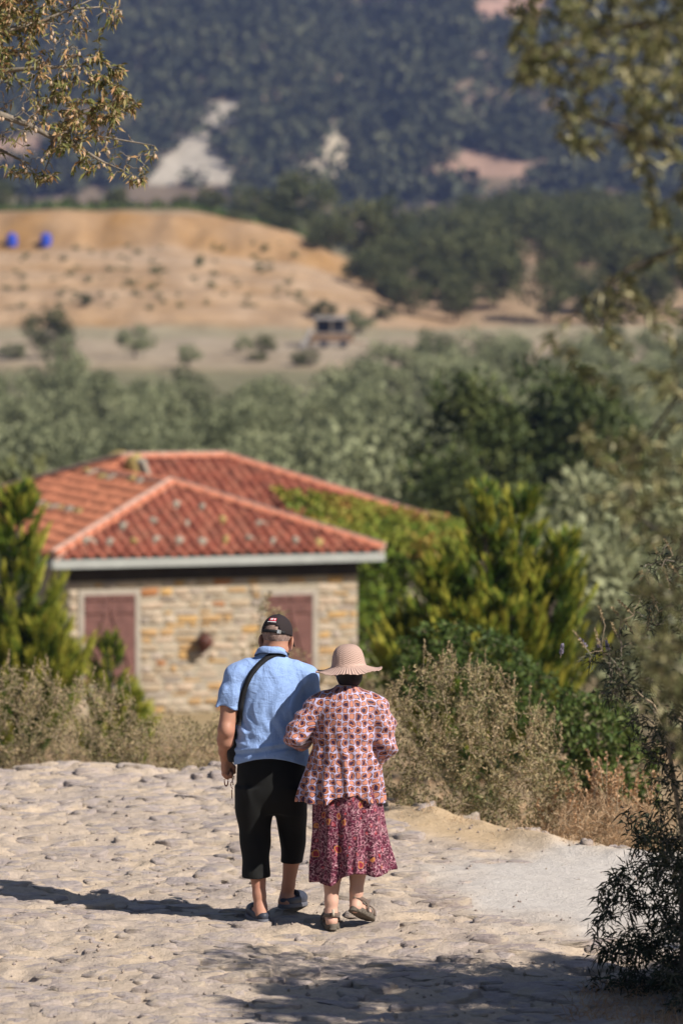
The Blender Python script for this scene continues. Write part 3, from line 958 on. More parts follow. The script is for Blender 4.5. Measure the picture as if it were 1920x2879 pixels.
class Field:
    def __init__(s, lo, hi, h):
        s.lo = np.array(lo, np.float32); s.h = h
        s.n = np.ceil((np.array(hi) - np.array(lo)) / h).astype(int) + 1
        s.F = np.full(s.n, 0.5, np.float32)
        s.ax = [(s.lo[a] + h*np.arange(s.n[a])).astype(np.float32) for a in range(3)]
    def sub(s, lo, hi):
        sl = []
        for a in range(3):
            i0 = max(0, int((lo[a] - s.lo[a]) / s.h) - 1); i1 = min(s.n[a], int((hi[a] - s.lo[a]) / s.h) + 3)
            sl.append(slice(i0, max(i0+1, i1)))
        X = s.ax[0][sl[0]][:, None, None]; Y = s.ax[1][sl[1]][None, :, None]; Z = s.ax[2][sl[2]][None, None, :]
        return tuple(sl), X, Y, Z
    def add(s, fn, lo, hi, k=0.02):
        sl, X, Y, Z = s.sub(np.array(lo) - 2*k, np.array(hi) + 2*k)
        s.F[sl] = smin(s.F[sl], fn(X, Y, Z), k)
    def cone(s, a, b, r0, r1, k=0.02):
        a = np.array(a, np.float32); b = np.array(b, np.float32); ba = b - a; L2 = float(ba @ ba)
        m = max(r0, r1)
        def fn(X, Y, Z):
            t = np.clip(((X-a[0])*ba[0] + (Y-a[1])*ba[1] + (Z-a[2])*ba[2]) / L2, 0, 1)
            return np.sqrt((X-a[0]-t*ba[0])**2 + (Y-a[1]-t*ba[1])**2 + (Z-a[2]-t*ba[2])**2) - (r0 + (r1-r0)*t)
        s.add(fn, np.minimum(a, b) - m, np.maximum(a, b) + m, k)
    def chain(s, pts, k=0.02):
        for p, q in zip(pts[:-1], pts[1:]):
            s.cone(p[:3], q[:3], p[3], q[3], k)
    def sleeve(s, pts, k, pe, nr, kk=0.03):
        """tapered chain that ends flat at the plane through pe with outward normal nr"""
        pe = np.array(pe, np.float32); nr = np.array(nr, np.float32); nr = nr / np.linalg.norm(nr)
        def fn(X, Y, Z):
            D = None
            for p, q in zip(pts[:-1], pts[1:]):
                a = np.array(p[:3], np.float32); ba = np.array(q[:3], np.float32) - a; L2 = float(ba @ ba)
                t = np.clip(((X-a[0])*ba[0] + (Y-a[1])*ba[1] + (Z-a[2])*ba[2]) / L2, 0, 1)
                d = np.sqrt((X-a[0]-t*ba[0])**2 + (Y-a[1]-t*ba[1])**2 + (Z-a[2]-t*ba[2])**2) - (p[3] + (q[3]-p[3])*t)
                D = d if D is None else smin(D, d, kk)
            return np.maximum(D, (X-pe[0])*nr[0] + (Y-pe[1])*nr[1] + (Z-pe[2])*nr[2])
        A = np.array(pts); m = A[:, 3].max()
        s.add(fn, A[:, :3].min(0) - m, A[:, :3].max(0) + m, k)
    def ell(s, c, r, k=0.02, M=None):
        c = np.array(c, np.float32); r = np.array(r, np.float32); m = float(max(r))
        Mi = None if M is None else np.array(M.inverted().to_3x3(), np.float32)
        def fn(X, Y, Z):
            x, y, z = X-c[0], Y-c[1], Z-c[2]
            if Mi is not None:
                x, y, z = (Mi[0,0]*x+Mi[0,1]*y+Mi[0,2]*z, Mi[1,0]*x+Mi[1,1]*y+Mi[1,2]*z, Mi[2,0]*x+Mi[2,1]*y+Mi[2,2]*z)
            q = np.sqrt((x/r[0])**2 + (y/r[1])**2 + (z/r[2])**2)
            return (q - 1) * float(min(r))
        s.add(fn, c - m, c + m, k)
    def loft(s, rows, k=0.02, wr=None, pw=2.0, cap=True):
        """rows: (z, cx, cy, a, b)"""
        rows = sorted(rows); A = np.array(rows, float)
        zs = A[:, 0]
        def itp(c):
            # monotone-ish cubic through the rows
            d = np.gradient(A[:, c], zs)
            def f(z):
                z = np.clip(z, zs[0], zs[-1]); i = np.clip(np.searchsorted(zs, z) - 1, 0, len(zs)-2)
                h = zs[i+1]-zs[i]; t = (z-zs[i])/h
                return (2*t**3-3*t**2+1)*A[i, c] + (t**3-2*t**2+t)*h*d[i] + (-2*t**3+3*t**2)*A[i+1, c] + (t**3-t**2)*h*d[i+1]
            return f
        fx, fy, fa, fb = itp(1), itp(2), itp(3), itp(4)
        m = float(np.max(A[:, 3:5]))
        def fn(X, Y, Z):
            z = Z.ravel().astype(float)
            cx, cy, a, b = [f(z).astype(np.float32)[None, None, :] for f in (fx, fy, fa, fb)]
            if pw == 2.0: q = np.sqrt(((X-cx)/a)**2 + ((Y-cy)/b)**2)
            else: q = (np.abs((X-cx)/a)**pw + np.abs((Y-cy)/b)**pw) ** (1/pw)
            d = (q - 1) * np.minimum(a, b)
            if wr is not None: d = d + wr(X, Y, Z)
            if cap: d = np.maximum(d, np.maximum(Z - zs[-1], zs[0] - Z))
            return d
        s.add(fn, (A[:, 1].min()-m, A[:, 2].min()-m, zs[0]), (A[:, 1].max()+m, A[:, 2].max()+m, zs[-1]), k)
        return fn
    def cut(s, fn):
        """keep where fn <= 0"""
        X = s.ax[0][:, None, None]; Y = s.ax[1][None, :, None]; Z = s.ax[2][None, None, :]
        s.F = np.maximum(s.F, fn(X, Y, Z).astype(np.float32))
    def hollow(s, fn, th=0.012):
        """carve the inside where fn <= 0"""
        X = s.ax[0][:, None, None]; Y = s.ax[1][None, :, None]; Z = s.ax[2][None, None, :]
        s.F = np.maximum(s.F, -np.maximum(s.F + th, fn(X, Y, Z).astype(np.float32)))
    def wrinkle(s, fn):
        X = s.ax[0][:, None, None]; Y = s.ax[1][None, :, None]; Z = s.ax[2][None, None, :]
        s.F = s.F + fn(X, Y, Z).astype(np.float32)
    def mesh(s, name, relax=1):
        F = s.F
        F = F.copy(); F[0] = F[-1] = 0.3; F[:, 0] = F[:, -1] = 0.3; F[:, :, 0] = F[:, :, -1] = 0.3
        I = F < 0
        cells = None
        nx, ny, nz = F.shape
        cnt = np.zeros((nx-1, ny-1, nz-1), np.int8)
        for dx in (0, 1):
            for dy in (0, 1):
                for dz in (0, 1):
                    cnt += I[dx:nx-1+dx, dy:ny-1+dy, dz:nz-1+dz]
        act = (cnt > 0) & (cnt < 8)
        ci, cj, ck = np.nonzero(act)
        idx = np.full(act.shape, -1, np.int64); idx[ci, cj, ck] = np.arange(len(ci))
        acc = np.zeros((len(ci), 3)); num = np.zeros(len(ci))
        for ax in range(3):
            o = [a for a in range(3) if a != ax]
            for p in (0, 1):
                for q in (0, 1):
                    off = np.zeros(3, int); off[o[0]] = p; off[o[1]] = q
                    off2 = off.copy(); off2[ax] = 1
                    f0 = F[ci+off[0], cj+off[1], ck+off[2]]; f1 = F[ci+off2[0], cj+off2[1], ck+off2[2]]
                    m = (f0 < 0) != (f1 < 0)
                    t = np.where(m, f0 / np.where(m, f0 - f1, 1), 0)
                    pos = np.tile(off.astype(float), (len(ci), 1)); pos[:, ax] = t
                    acc += pos * m[:, None]; num += m
        V = (np.stack([ci, cj, ck], 1) + acc / num[:, None]) * s.h + s.lo
        quads = []
        for ax in range(3):
            sl0 = [slice(None)]*3; sl1 = [slice(None)]*3
            sl0[ax] = slice(0, -1); sl1[ax] = slice(1, None)
            A0 = I[tuple(sl0)]; A1 = I[tuple(sl1)]
            for flip in (0, 1):
                m = (A0 & ~A1) if not flip else (~A0 & A1)
                i, j, k = np.nonzero(m)
                o = [(ax+1) % 3, (ax+2) % 3]
                P4 = np.stack([i, j, k], 1)
                ok = (P4[:, o[0]] > 0) & (P4[:, o[1]] > 0) & (P4[:, o[0]] < F.shape[o[0]]-1) & (P4[:, o[1]] < F.shape[o[1]]-1)
                P4 = P4[ok]
                c = []
                for d0, d1 in ((-1, -1), (0, -1), (0, 0), (-1, 0)):
                    Q = P4.copy(); Q[:, o[0]] += d0; Q[:, o[1]] += d1
                    c.append(idx[Q[:, 0], Q[:, 1], Q[:, 2]])
                q = np.stack(c, 1)
                quads.append(q if not flip else q[:, ::-1])
        Fq = np.concatenate(quads)
        for _ in range(relax):
            S = np.zeros_like(V); N = np.zeros(len(V))
            for a, b in ((0, 1), (1, 2), (2, 3), (3, 0)):
                np.add.at(S, Fq[:, a], V[Fq[:, b]]); np.add.at(N, Fq[:, a], 1)
                np.add.at(S, Fq[:, b], V[Fq[:, a]]); np.add.at(N, Fq[:, b], 1)
            V = V*0.5 + 0.5*S/np.maximum(N, 1)[:, None]
        return V, Fq
    def build(s, name, mat, parent, relax=1):
        V, Fq = s.mesh(name, relax)
        return obj(name, mesh_np(name, V, Fq, smooth=True), mat, parent)

# ------------------------------------------------------------------ cloth, skin and leather materials
def m_skin(name, c, red=(0.5, 0.2, 0.14)):
    t = NT(name); co = t.coord()
    n = t.noise(co, 9, 5, 0.6)
    t.color(t.mix(t.ramp(n, [(0.4, (0, 0, 0)), (0.8, (0.55, 0.55, 0.55))]), c, red)).rough(0.55)
    t.b.inputs['Subsurface Weight'].default_value = 0.08
    t.b.inputs['Subsurface Radius'].default_value = (0.01, 0.004, 0.002)
    t.normal(t.bump(t.noise(co, 120, 4), 0.15, 0.003))
    return t.m
def m_cloth(name, c, var=0.08, bump=0.25, scale=260, rough=0.85):
    t = NT(name); co = t.coord()
    n = t.noise(co, 5, 4)
    t.color(t.ramp(n, [(0.3, tuple(x*(1-var) for x in c)), (0.7, tuple(x*(1+var) for x in c))])).rough(rough)
    t.b.inputs['Sheen Weight'].default_value = 0.15 if c[0] > 0.05 else 0.0
    nb = t.math('ADD', t.math('MULTIPLY', t.noise(co, scale, 2), 0.25), t.noise(t.mapping(co, (1, 1, 0.4)), 22, 4))
    t.normal(t.bump(nb, bump, 0.01))
    return t.m
SKIN_M = m_skin('tanned_skin', (0.42, 0.215, 0.145))
SKIN_W = m_skin('pale_skin', (0.56, 0.34, 0.255), (0.60, 0.28, 0.21))
def m_polo(name, c):
    t = NT(name); co = t.coord()
    n = t.noise(co, 6, 5, 0.6)
    t.color(t.ramp(n, [(0.3, tuple(x*0.92 for x in c)), (0.7, tuple(x*1.06 for x in c))])).rough(0.9)
    t.b.inputs['Sheen Weight'].default_value = 0.1; t.b.inputs['Specular IOR Level'].default_value = 0.15
    cre = t.noise(t.mapping(co, (1.0, 1.0, 0.33), rot=(0, 0.5, 0)), 14, 5, 0.6, 0.9)
    cr2 = t.noise(t.mapping(co, (0.6, 1.0, 1.4), rot=(0, -0.7, 0)), 20, 4, 0.6, 0.6)
    h = t.math('ADD', t.math('ADD', t.math('MULTIPLY', cre, 1.0), t.math('MULTIPLY', cr2, 0.6)), t.math('MULTIPLY', t.noise(co, 420, 2), 0.12))
    t.normal(t.bump(h, 0.55, 0.03))
    return t.m
POLO = m_polo('blue_pique', (0.27, 0.395, 0.69))
BLACKC = m_cloth('black_cloth', (0.0055, 0.0055, 0.005), 0.2, 0.2)
CAPC = m_cloth('black_cap_cloth', (0.022, 0.015, 0.016), 0.2, 0.2)
STRAPC = m_cloth('black_webbing', (0.012, 0.012, 0.014), 0.1, 0.5, 400, 0.7)

def rotz(p, a): return (p[0]*math.cos(a) - p[1]*math.sin(a), p[0]*math.sin(a) + p[1]*math.cos(a))

# ================================================================== the man
MX, MY = -0.387, 21.1
man = empty('person', (MX, MY, 0.0))
tag(man, 'man in light blue polo shirt, black cropped trousers and black cap, walking away', 'person')
HD = Vector((0.03, 0.075, 1.55))                       # head centre
HM = Matrix.Translation(HD) @ Matrix.Rotation(R(-14), 4, 'Z') @ Matrix.Rotation(R(-13), 4, 'X') @ Matrix.Rotation(R(3), 4, 'Y')
def hp(x, y, z): 
    q = HM @ Vector((x, y, z)); return (q.x, q.y, q.z)
f = Field((-0.36, -0.24, -0.01), (0.36, 0.46, 1.70), 0.0052)
# head: skull, jaw, nose, ears, neck
f.ell(hp(0, -0.012, 0.035), (0.077, 0.096, 0.09), 0.01, HM)
f.ell(hp(0, 0.028, -0.05), (0.058, 0.07, 0.068), 0.035, HM)
f.ell(hp(0, 0.062, -0.095), (0.03, 0.03, 0.024), 0.025, HM)
f.cone(hp(0, 0.09, 0.012), hp(0, 0.115, -0.03), 0.009, 0.014, 0.012)
for sx in (-1, 1):
    f.ell(hp(sx*0.03, 0.083, 0.025), (0.022, 0.014, 0.009), 0.012, HM)
    f.ell(hp(sx*0.03, 0.088, -0.008), (0.013, 0.012, 0.01), 0.006, HM)
    em = HM @ Matrix.Rotation(sx*R(28), 4, 'Z')
    f.ell(hp(sx*0.087, -0.004, -0.012), (0.009, 0.023, 0.036), 0.008, em)
    f.ell(hp(sx*0.083, 0.004, -0.042), (0.007, 0.012, 0.013), 0.008, em)
f.ell(hp(0, 0.09, -0.055), (0.024, 0.012, 0.007), 0.008, HM)
f.ell(hp(0, 0.087, -0.068), (0.02, 0.012, 0.007), 0.008, HM)
f.cone((0.0, 0.0, 1.38), hp(0, -0.012, -0.06), 0.07, 0.066, 0.03)
# trunk
f.loft([(0.80, 0, 0.01, .145, .105), (0.95, 0, 0.02, .16, .125), (1.15, 0, 0.015, .155, .115), (1.32, 0, 0.0, .165, .105), (1.42, 0, 0, .09, .07)], 0.03)
# left arm (hangs, holds the beads), right arm (bent, the woman holds it)
LS, LE, LW = (-0.195, -0.01, 1.37), (-0.247, -0.055, 1.062), (-0.256, 0.085, 0.885)
f.chain([LS + (0.055,), (-0.225, -0.03, 1.20, 0.05), LE + (0.044,)], 0.02)
f.chain([LE + (0.043,), (-0.251, -0.02, 1.0, 0.046), (-0.255, 0.045, 0.93, 0.035), LW + (0.029,)], 0.02)
f.ell((-0.247, -0.088, 1.068), (0.02, 0.018, 0.028), 0.02)
# hand: palm and five curled fingers
f.ell((-0.256, 0.105, 0.835), (0.026, 0.043, 0.05), 0.018)
KN = [(-0.252, 0.14, 0.815), (-0.245, 0.12, 0.795), (-0.24, 0.096, 0.788), (-0.236, 0.072, 0.795)]
KN = [(-0.268, 0.145, 0.81), (-0.27, 0.119, 0.798), (-0.268, 0.094, 0.795), (-0.262, 0.072, 0.803)]
for i, kq in enumerate(KN):
    r = (0.0105, 0.011, 0.0105, 0.0092)[i]; ln = (0.030, 0.033, 0.030, 0.024)[i]
    k1 = (kq[0] + 0.018, kq[1] + 0.004, kq[2] - ln*0.62)
    k2 = (k1[0] + ln*0.85, k1[1] + 0.002, k1[2] + 0.006)
    k3 = (k2[0] - 0.004, k2[1], k2[2] + ln*0.62)
    f.chain([kq + (r,), k1 + (r*0.97,), k2 + (r*0.93,), k3 + (r*0.85,)], 0.005)
f.chain([(-0.232, 0.085, 0.86, 0.014), (-0.212, 0.118, 0.832, 0.0125), (-0.208, 0.132, 0.802, 0.0105)], 0.01)
RS, RE, RW = (0.195, 0.0, 1.36), (0.235, 0.055, 1.10), (0.10, 0.235, 1.05)
f.chain([RS + (0.055,), RE + (0.043,), RW + (0.03,)], 0.02)
f.ell((0.072, 0.262, 1.045), (0.04, 0.03, 0.024), 0.016)
for i in range(4):
    b0 = (0.055 - 0.004*i, 0.272 - 0.004*i, 1.062 - 0.017*i)
    f.chain([b0 + (0.0098,), (b0[0] - 0.03, b0[1] + 0.018, b0[2] - 0.003, 0.0095), (b0[0] - 0.045, b0[1] - 0.004, b0[2] - 0.008, 0.0085)], 0.005)
f.chain([(0.075, 0.25, 1.062, 0.013), (0.05, 0.25, 1.085, 0.0115), (0.028, 0.26, 1.088, 0.01)], 0.008)
# legs and feet
LA, LT = (-0.058, -0.105, 0.085), (-0.115, 0.075, 0.035)
f.chain([(-0.085, 0.0, 0.86, 0.085), (-0.09, 0.015, 0.47, 0.055), (-0.078, -0.045, 0.33, 0.053), (-0.065, -0.09, 0.15, 0.034), LA + (0.034,)], 0.02)
f.chain([(-0.052, -0.135, 0.045, 0.032), (-0.075, -0.06, 0.055, 0.032), LT + (0.026,)], 0.02)
f.cone(LA, (-0.052, -0.135, 0.05), 0.034, 0.032, 0.02)
RA, RT = (0.083, 0.15, 0.115), (0.165, 0.315, 0.05)
f.chain([(0.09, 0.0, 0.86, 0.085), (0.115, 0.09, 0.48, 0.055), (0.112, 0.10, 0.34, 0.05), (0.092, 0.135, 0.17, 0.034), RA + (0.034,)], 0.02)
f.chain([(0.07, 0.12, 0.075, 0.032), (0.1, 0.19, 0.08, 0.032), RT + (0.026,)], 0.02)
f.cone(RA, (0.07, 0.12, 0.08), 0.034, 0.032, 0.02)
body = f.build('body', SKIN_M, man)
# grey cropped hair round the back of the head
t = NT('grey_stubble'); co = t.coord()
t.color(t.ramp(t.noise(t.mapping(co, (1, 1, 0.5)), 60, 6, 0.7), [(0.3, (0.13, 0.085, 0.07)), (0.55, (0.30, 0.20, 0.165)), (0.8, (0.46, 0.36, 0.32))])).rough(0.9)
t.normal(t.bump(t.noise(co, 300, 3), 0.5, 0.003))
fh = Field((-0.1, -0.1, 1.42), (0.17, 0.22, 1.68), 0.005)
fh.ell(hp(0, -0.013, 0.037), (0.0795, 0.0985, 0.092), 0.01, HM)
Hi = np.array(HM.inverted())
def hl(X, Y, Z, r): return Hi[r, 0]*X + Hi[r, 1]*Y + Hi[r, 2]*Z + Hi[r, 3]
fh.cut(lambda X, Y, Z: np.maximum(hl(X, Y, Z, 1) - 0.03 - hl(X, Y, Z, 2)*0.6, -0.052 - hl(X, Y, Z, 2) - 0.25*np.abs(hl(X, Y, Z, 0))))
fh.build('hair', t.m, man)

# --- polo shirt
def ridge(s, w=3.0): return np.exp(-(s*w)**2)
def polo_wr(X, Y, Z):
    back = np.clip(-Y*12 + 0.2, 0, 1)
    # long folds falling from the shoulder blades
    ph = X*30 + 2.2*np.sin(Z*6 + 1) + 0.7*np.sin(Z*17)
    w = 0.0095*ridge(np.sin(ph), 2.2) * np.exp(-((Z - 1.17)/0.17)**2) * back * np.clip(np.abs(X - 0.01)*10, 0.35, 1)
    w = w + 0.004*np.sin(X*75 + 9*Z + 2*np.sin(Z*23)) * np.exp(-((Z - 1.15)/0.2)**2) * back
    # creases gathered over the waist
    q = (Z - 0.42*np.abs(X + 0.03))*44 + 4*X + 0.8*np.sin(X*25)
    w = w + 0.011*ridge(np.sin(q), 1.8) * np.exp(-((Z - 1.01)/0.07)**2) * np.clip(np.abs(X + 0.02)*8, 0.2, 1)
    w = w + 0.010*np.exp(-((Z - 0.972 - 0.022*np.sin(X*9 + 0.6))/0.010)**2) - 0.007*np.exp(-((Z - 0.945 - 0.022*np.sin(X*9 + 0.6))/0.010)**2)
    # yoke seam pull from the strap
    w = w - 0.004*np.exp(-((Z - 1.30 - 0.55*(X + 0.02))/0.02)**2)*back
    return -w
f = Field((-0.36, -0.24, 0.82), (0.36, 0.27, 1.53), 0.0056)
f.loft([(0.83, 0.0, 0.02, .209, .178), (0.90, 0.0, 0.02, .210, .178), (0.97, 0, 0.02, .199, .168), (1.08, 0, 0.012, .19, .148), (1.22, 0, 0.0, .187, .137), (1.32, 0, 0.0, .19, .125), (1.39, 0, 0.005, .165, .105), (1.435, 0.0, 0.01, .115, .086), (1.468, 0.0, 0.015, .08, .07), (1.485, 0.0, .02, .066, .064)], 0.02, cap=True)
f.sleeve([(-0.125, 0.0, 1.385, 0.07), (-0.185, -0.012, 1.352, 0.07), (-0.215, -0.028, 1.26, 0.066), (-0.243, -0.04, 1.10, 0.066)], 0.025, (-0.233, -0.035, 1.182), (-0.25, -0.1, -1))
f.sleeve([(0.125, 0.0, 1.375, 0.07), (0.19, 0.0, 1.345, 0.068), (0.222, 0.03, 1.2, 0.06), (0.235, 0.05, 1.10, 0.06)], 0.025, (0.226, 0.04, 1.17), (0.1, 0.2, -1))
f.wrinkle(polo_wr)
f.wrinkle(lambda X, Y, Z: -0.006*np.sin((Z*1.0 - X*0.9)*70)*np.clip((-X - 0.19)*14, 0, 1)*np.clip((1.30 - Z)*8, 0, 1))
# hem (higher in the middle of the back), sleeve ends
f.cut(lambda X, Y, Z: (0.912 - 0.055*np.clip(np.abs(X + 0.01)/0.2, 0, 1.2)**2 - 0.03*np.clip(Y*4, 0, 1)) - Z)
f.hollow(lambda X, Y, Z: np.where(X < -0.19, Z - 1.23, Z - 0.95), 0.013)
shirt = f.build('polo_shirt', POLO, man)
# collar
V = []; ns = 40
prof = [(0.064, -0.014), (0.066, 0.014), (0.07, 0.019), (0.076, 0.012), (0.092, -0.022), (0.088, -0.022), (0.071, 0.008)]
CM = Matrix.Translation((0.0, 0.018, 1.486)) @ Matrix.Rotation(R(-16), 4, 'X') @ Matrix.Rotation(R(2), 4, 'Y')
for k in range(ns):
    a_ = 2*math.pi*k/ns - math.pi/2
    drop = 0.018*max(0, math.sin(a_))
    for r, z in prof:
        V.append(CM @ Vector((r*math.cos(a_)*1.02, r*math.sin(a_)*0.98, z - drop + 0.0015*math.sin(5*a_))))
mpf = len(prof)
F = [(k*mpf + i, k*mpf + (i+1) % mpf, ((k+1) % ns)*mpf + (i+1) % mpf, ((k+1) % ns)*mpf + i) for k in range(ns) for i in range(mpf)]
mb = MB(); mb.add(V, [q[::-1] for q in F]); mb.build('collar', POLO, man, True)

# --- black cropped trousers
f = Field((-0.26, -0.25, 0.22), (0.27, 0.27, 0.97), 0.0065)
f.loft([(0.60, 0.0, 0.02, .165, .12), (0.68, 0.0, 0.01, .185, .15), (0.80, 0, 0.005, .192, .155), (0.88, 0, 0.015, .186, .15), (0.95, 0, 0.02, .172, .135)], 0.03)
f.loft([(0.235, -0.082, -0.065, .076, .082), (0.34, -0.086, -0.04, .078, .088), (0.48, -0.09, -0.005, .088, .098), (0.62, -0.096, 0.0, .104, .125), (0.74, -0.09, 0.0, .108, .14)], 0.03)
f.loft([(0.275, 0.112, 0.12, .060, .078), (0.38, 0.115, 0.11, .068, .085), (0.48, 0.116, 0.085, .078, .098), (0.62, 0.104, 0.035, .092, .125), (0.74, 0.095, 0.01, .106, .14)], 0.03)
f.wrinkle(lambda X, Y, Z: -0.003*np.sin(Z*34 + X*45 + 3*np.sin(X*20)) * np.clip((0.72 - Z)*4, 0, 1) - 0.008*np.exp(-((X + 0.15 - (0.8 - Z)*0.25)/0.02)**2)*np.clip((Z-0.62)*12, 0, 1)*np.clip((0.82-Z)*12, 0, 1))
f.cut(lambda X, Y, Z: np.where(X < 0.02, 0.247 + 0.02*X - Z, 0.30 - Z))
f.hollow(lambda X, Y, Z: np.where(X < 0.02, Z - 0.30, Z - 0.35), 0.014)
f.build('cropped_trousers', BLACKC, man)

# --- shoulder strap laid over the shirt, bag at the left hip
bv = BVHTree.FromPolygons([tuple(v.co) for v in shirt.data.vertices], [tuple(p.vertices) for p in shirt.data.polygons])
def back_y(x, z, y0=-0.6):
    h = bv.ray_cast(Vector((x, y0, z)), Vector((0, 1, 0)))
    return h[0].y if h[0] is not None else None
path = []
mx = lambda px: (px - 762) * 0.001954
mz = lambda py: CAMZ - (py - 800) * 0.0019544
ctrl = [(803, 1842), (780, 1836), (755, 1846), (730, 1866), (707, 1893), (692, 1924), (682, 1960), (676, 2000), (671, 2040)]
for q in ctrl:
    x, z = mx(q[0]), mz(q[1]); y = back_y(x, z - 0.004)
    if y is None: y = path[-1][1] if path else 0.0
    path.append((x, y, z))
path = np.array(path)
for it in range(2): path[1:-1, 1] = (path[:-2, 1] + 2*path[1:-1, 1] + path[2:, 1]) / 4
# dense spline
tt = np.linspace(0, len(path)-1, 60)
dense = np.stack([np.interp(tt, np.arange(len(path)), path[:, a]) for a in range(3)], 1)
for it in range(4): dense[1:-1] = (dense[:-2] + 2*dense[1:-1] + dense[2:]) / 4
V = []; hwid = 0.0145
for i in range(len(dense)):
    d = dense[min(i+1, 59)] - dense[max(i-1, 0)]; d /= np.linalg.norm(d)
    nrm = np.array([dense[i][0]*1.2, -1.0, 0.25]); nrm /= np.linalg.norm(nrm)
    sd = np.cross(d, nrm); sd /= np.linalg.norm(sd)
    for off, o_ in ((-hwid, 0.010), (hwid, 0.010), (hwid, 0.003), (-hwid, 0.003)):
        q = dense[i] + sd*off
        yb = back_y(q[0], q[2])
        if yb is not None and abs(yb - dense[i][1]) < 0.05: q[1] = yb
        V.append(q + nrm*o_)
V = np.array(V).reshape(60, 4, 3)
for it in range(2): V[1:-1] = (V[:-2] + 2*V[1:-1] + V[2:]) / 4
V = V.reshape(-1, 3)
F = [(i*4 + a, i*4 + (a+1) % 4, (i+1)*4 + (a+1) % 4, (i+1)*4 + a) for i in range(59) for a in range(4)]
bag = empty('shoulder_bag', (MX - 0.21, MY + 0.05, 0.93))
tag(bag, 'black cross-body bag with a wide strap worn across the blue polo shirt', 'bag')
off = Vector((MX, MY, 0)) - bag.location
mb = MB(); mb.add([Vector(q) + off for q in V], F); mb.build('strap', STRAPC, bag, True)
# strap over the shoulder and down the chest
fr = [dense[0], (0.085, 0.02, 1.482), (0.06, 0.075, 1.455), (0.0, 0.125, 1.33), (-0.1, 0.155, 1.18), (-0.195, 0.10, 1.06)]
mb = MB()
for a_, b_ in zip(fr[:-1], fr[1:]): mb.bar(Vector(a_) + off, Vector(b_) + off, 0.034, 0.006)
mb.build('strap', STRAPC, bag)
f = Field((-0.30, -0.06, 0.86), (-0.16, 0.24, 1.10), 0.006)
f.loft([(0.875, -0.213, 0.085, .028, .10), (0.93, -0.215, 0.085, .034, .115), (1.04, -0.212, 0.085, .028, .11), (1.065, -0.21, 0.085, .018, .10)], 0.01, pw=4)
o = f.build('pouch', STRAPC, bag); o.location = off

# --- prayer beads
beads = empty('prayer_beads', (MX - 0.25, MY + 0.1, 0.72))
tag(beads, 'string of dark red prayer beads hanging from the left hand of the man', 'beads')
t = NT('red_beads'); t.color((0.16, 0.012, 0.014)).rough(0.25); M_BEAD = t.m
ic = bpy.data.meshes.new('bead')
import bmesh
bm = bmesh.new(); bmesh.ops.create_icosphere(bm, subdivisions=1, radius=0.0042); bm.to_mesh(ic); bm.free()
ic.polygons.foreach_set('use_smooth', np.ones(len(ic.polygons), bool)); ic.materials.append(M_BEAD)
bp = []
for k in range(22):
    a_ = k / 21 * math.pi
    w = 0.0105
    s_ = k / 21
    x = -w*math.cos(a_); zz = -0.052*math.sin(a_)**0.55
    bp.append((-0.252 + x, 0.10 + 0.004*math.sin(k), 0.782 + zz))
for k in range(9):
    bp.append((-0.222 + 0.005*math.sin(k*0.9), 0.10, 0.782 - 0.0085*k))
    if k < 6: bp.append((-0.213 + 0.004*math.sin(k*0.8 + 2), 0.104, 0.782 - 0.0085*k))
for k in range(6): bp.append((-0.2205, 0.10, 0.704 - 0.008*k))
for q in bp:
    o = obj('bead', ic, None, beads); o.location = Vector(q) + Vector((MX, MY, 0)) - beads.location

# --- cap
def headsurf(a_, e_, r=(0.0835, 0.1035, 0.099), c=(0, -0.012, 0.037)):
    return Vector((c[0] + r[0]*math.cos(e_)*math.sin(a_), c[1] - r[1]*math.cos(e_)*math.cos(a_), c[2] + r[2]*math.sin(e_)))
NA, NE = 64, 22
mb = MB()
grid = {}
for i in range(NE + 1):
    e_ = R(-8) + (R(90) - R(-8))*i/NE
    for k in range(NA):
        a_ = 2*math.pi*k/NA
        grid[i, k] = len(mb.v); mb.v.append(tuple(HM @ headsurf(a_, e_)))
for i in range(NE):
    for k in range(NA):
        a_ = ((2*math.pi*(k+.5)/NA + math.pi) % (2*math.pi)) - math.pi
        e_ = R(-8) + R(98)*(i+.5)/NE
        arch = ((a_ - R(-6))/R(32))**2 + ((e_ - R(2))/R(17))**2 < 1 and e_ > R(0.5)
        if arch: continue
        mb.f.append((grid[i, k], grid[i, (k+1) % NA], grid[i+1, (k+1) % NA], grid[i+1, k]))
cap = mb.build('cap', CAPC, man, True)
sm = cap.modifiers.new('thick', 'SOLIDIFY'); sm.thickness = 0.003; sm.offset = 0
mb = MB()      # visor
for i in range(7):
    for k in range(15):
        a_ = math.pi + R(-58) + R(116)*k/14
        b0 = headsurf(a_, R(-6)); fwd = i/6
        q = b0 + Vector((0.012*math.sin(a_)*fwd, 0.075*fwd*max(0.15, math.cos(a_ - math.pi))**0.8, -0.03*fwd - 0.03*fwd*math.sin(a_)**2))
        mb.v.append(tuple(HM @ q))
for i in range(6):
    for k in range(14): mb.f.append((i*15+k, i*15+k+1, (i+1)*15+k+1, (i+1)*15+k))
o = mb.build('visor', CAPC, cap, True); sm = o.modifiers.new('thick', 'SOLIDIFY'); sm.thickness = 0.004
mb = MB()      # adjusting strap under the arch
ka = np.linspace(R(-44), R(50), 26)
for a_ in ka:
    for e_, rr in ((R(-9), 1.03), (R(0.5), 1.03)):
        mb.v.append(tuple(HM @ headsurf(a_, e_, (0.0835*rr, 0.1035*rr, 0.099))))
for k in range(25): mb.f.append((2*k, 2*k+2, 2*k+3, 2*k+1))
o = mb.build('adjuster', STRAPC, cap, True); sm = o.modifiers.new('thick', 'SOLIDIFY'); sm.thickness = 0.002
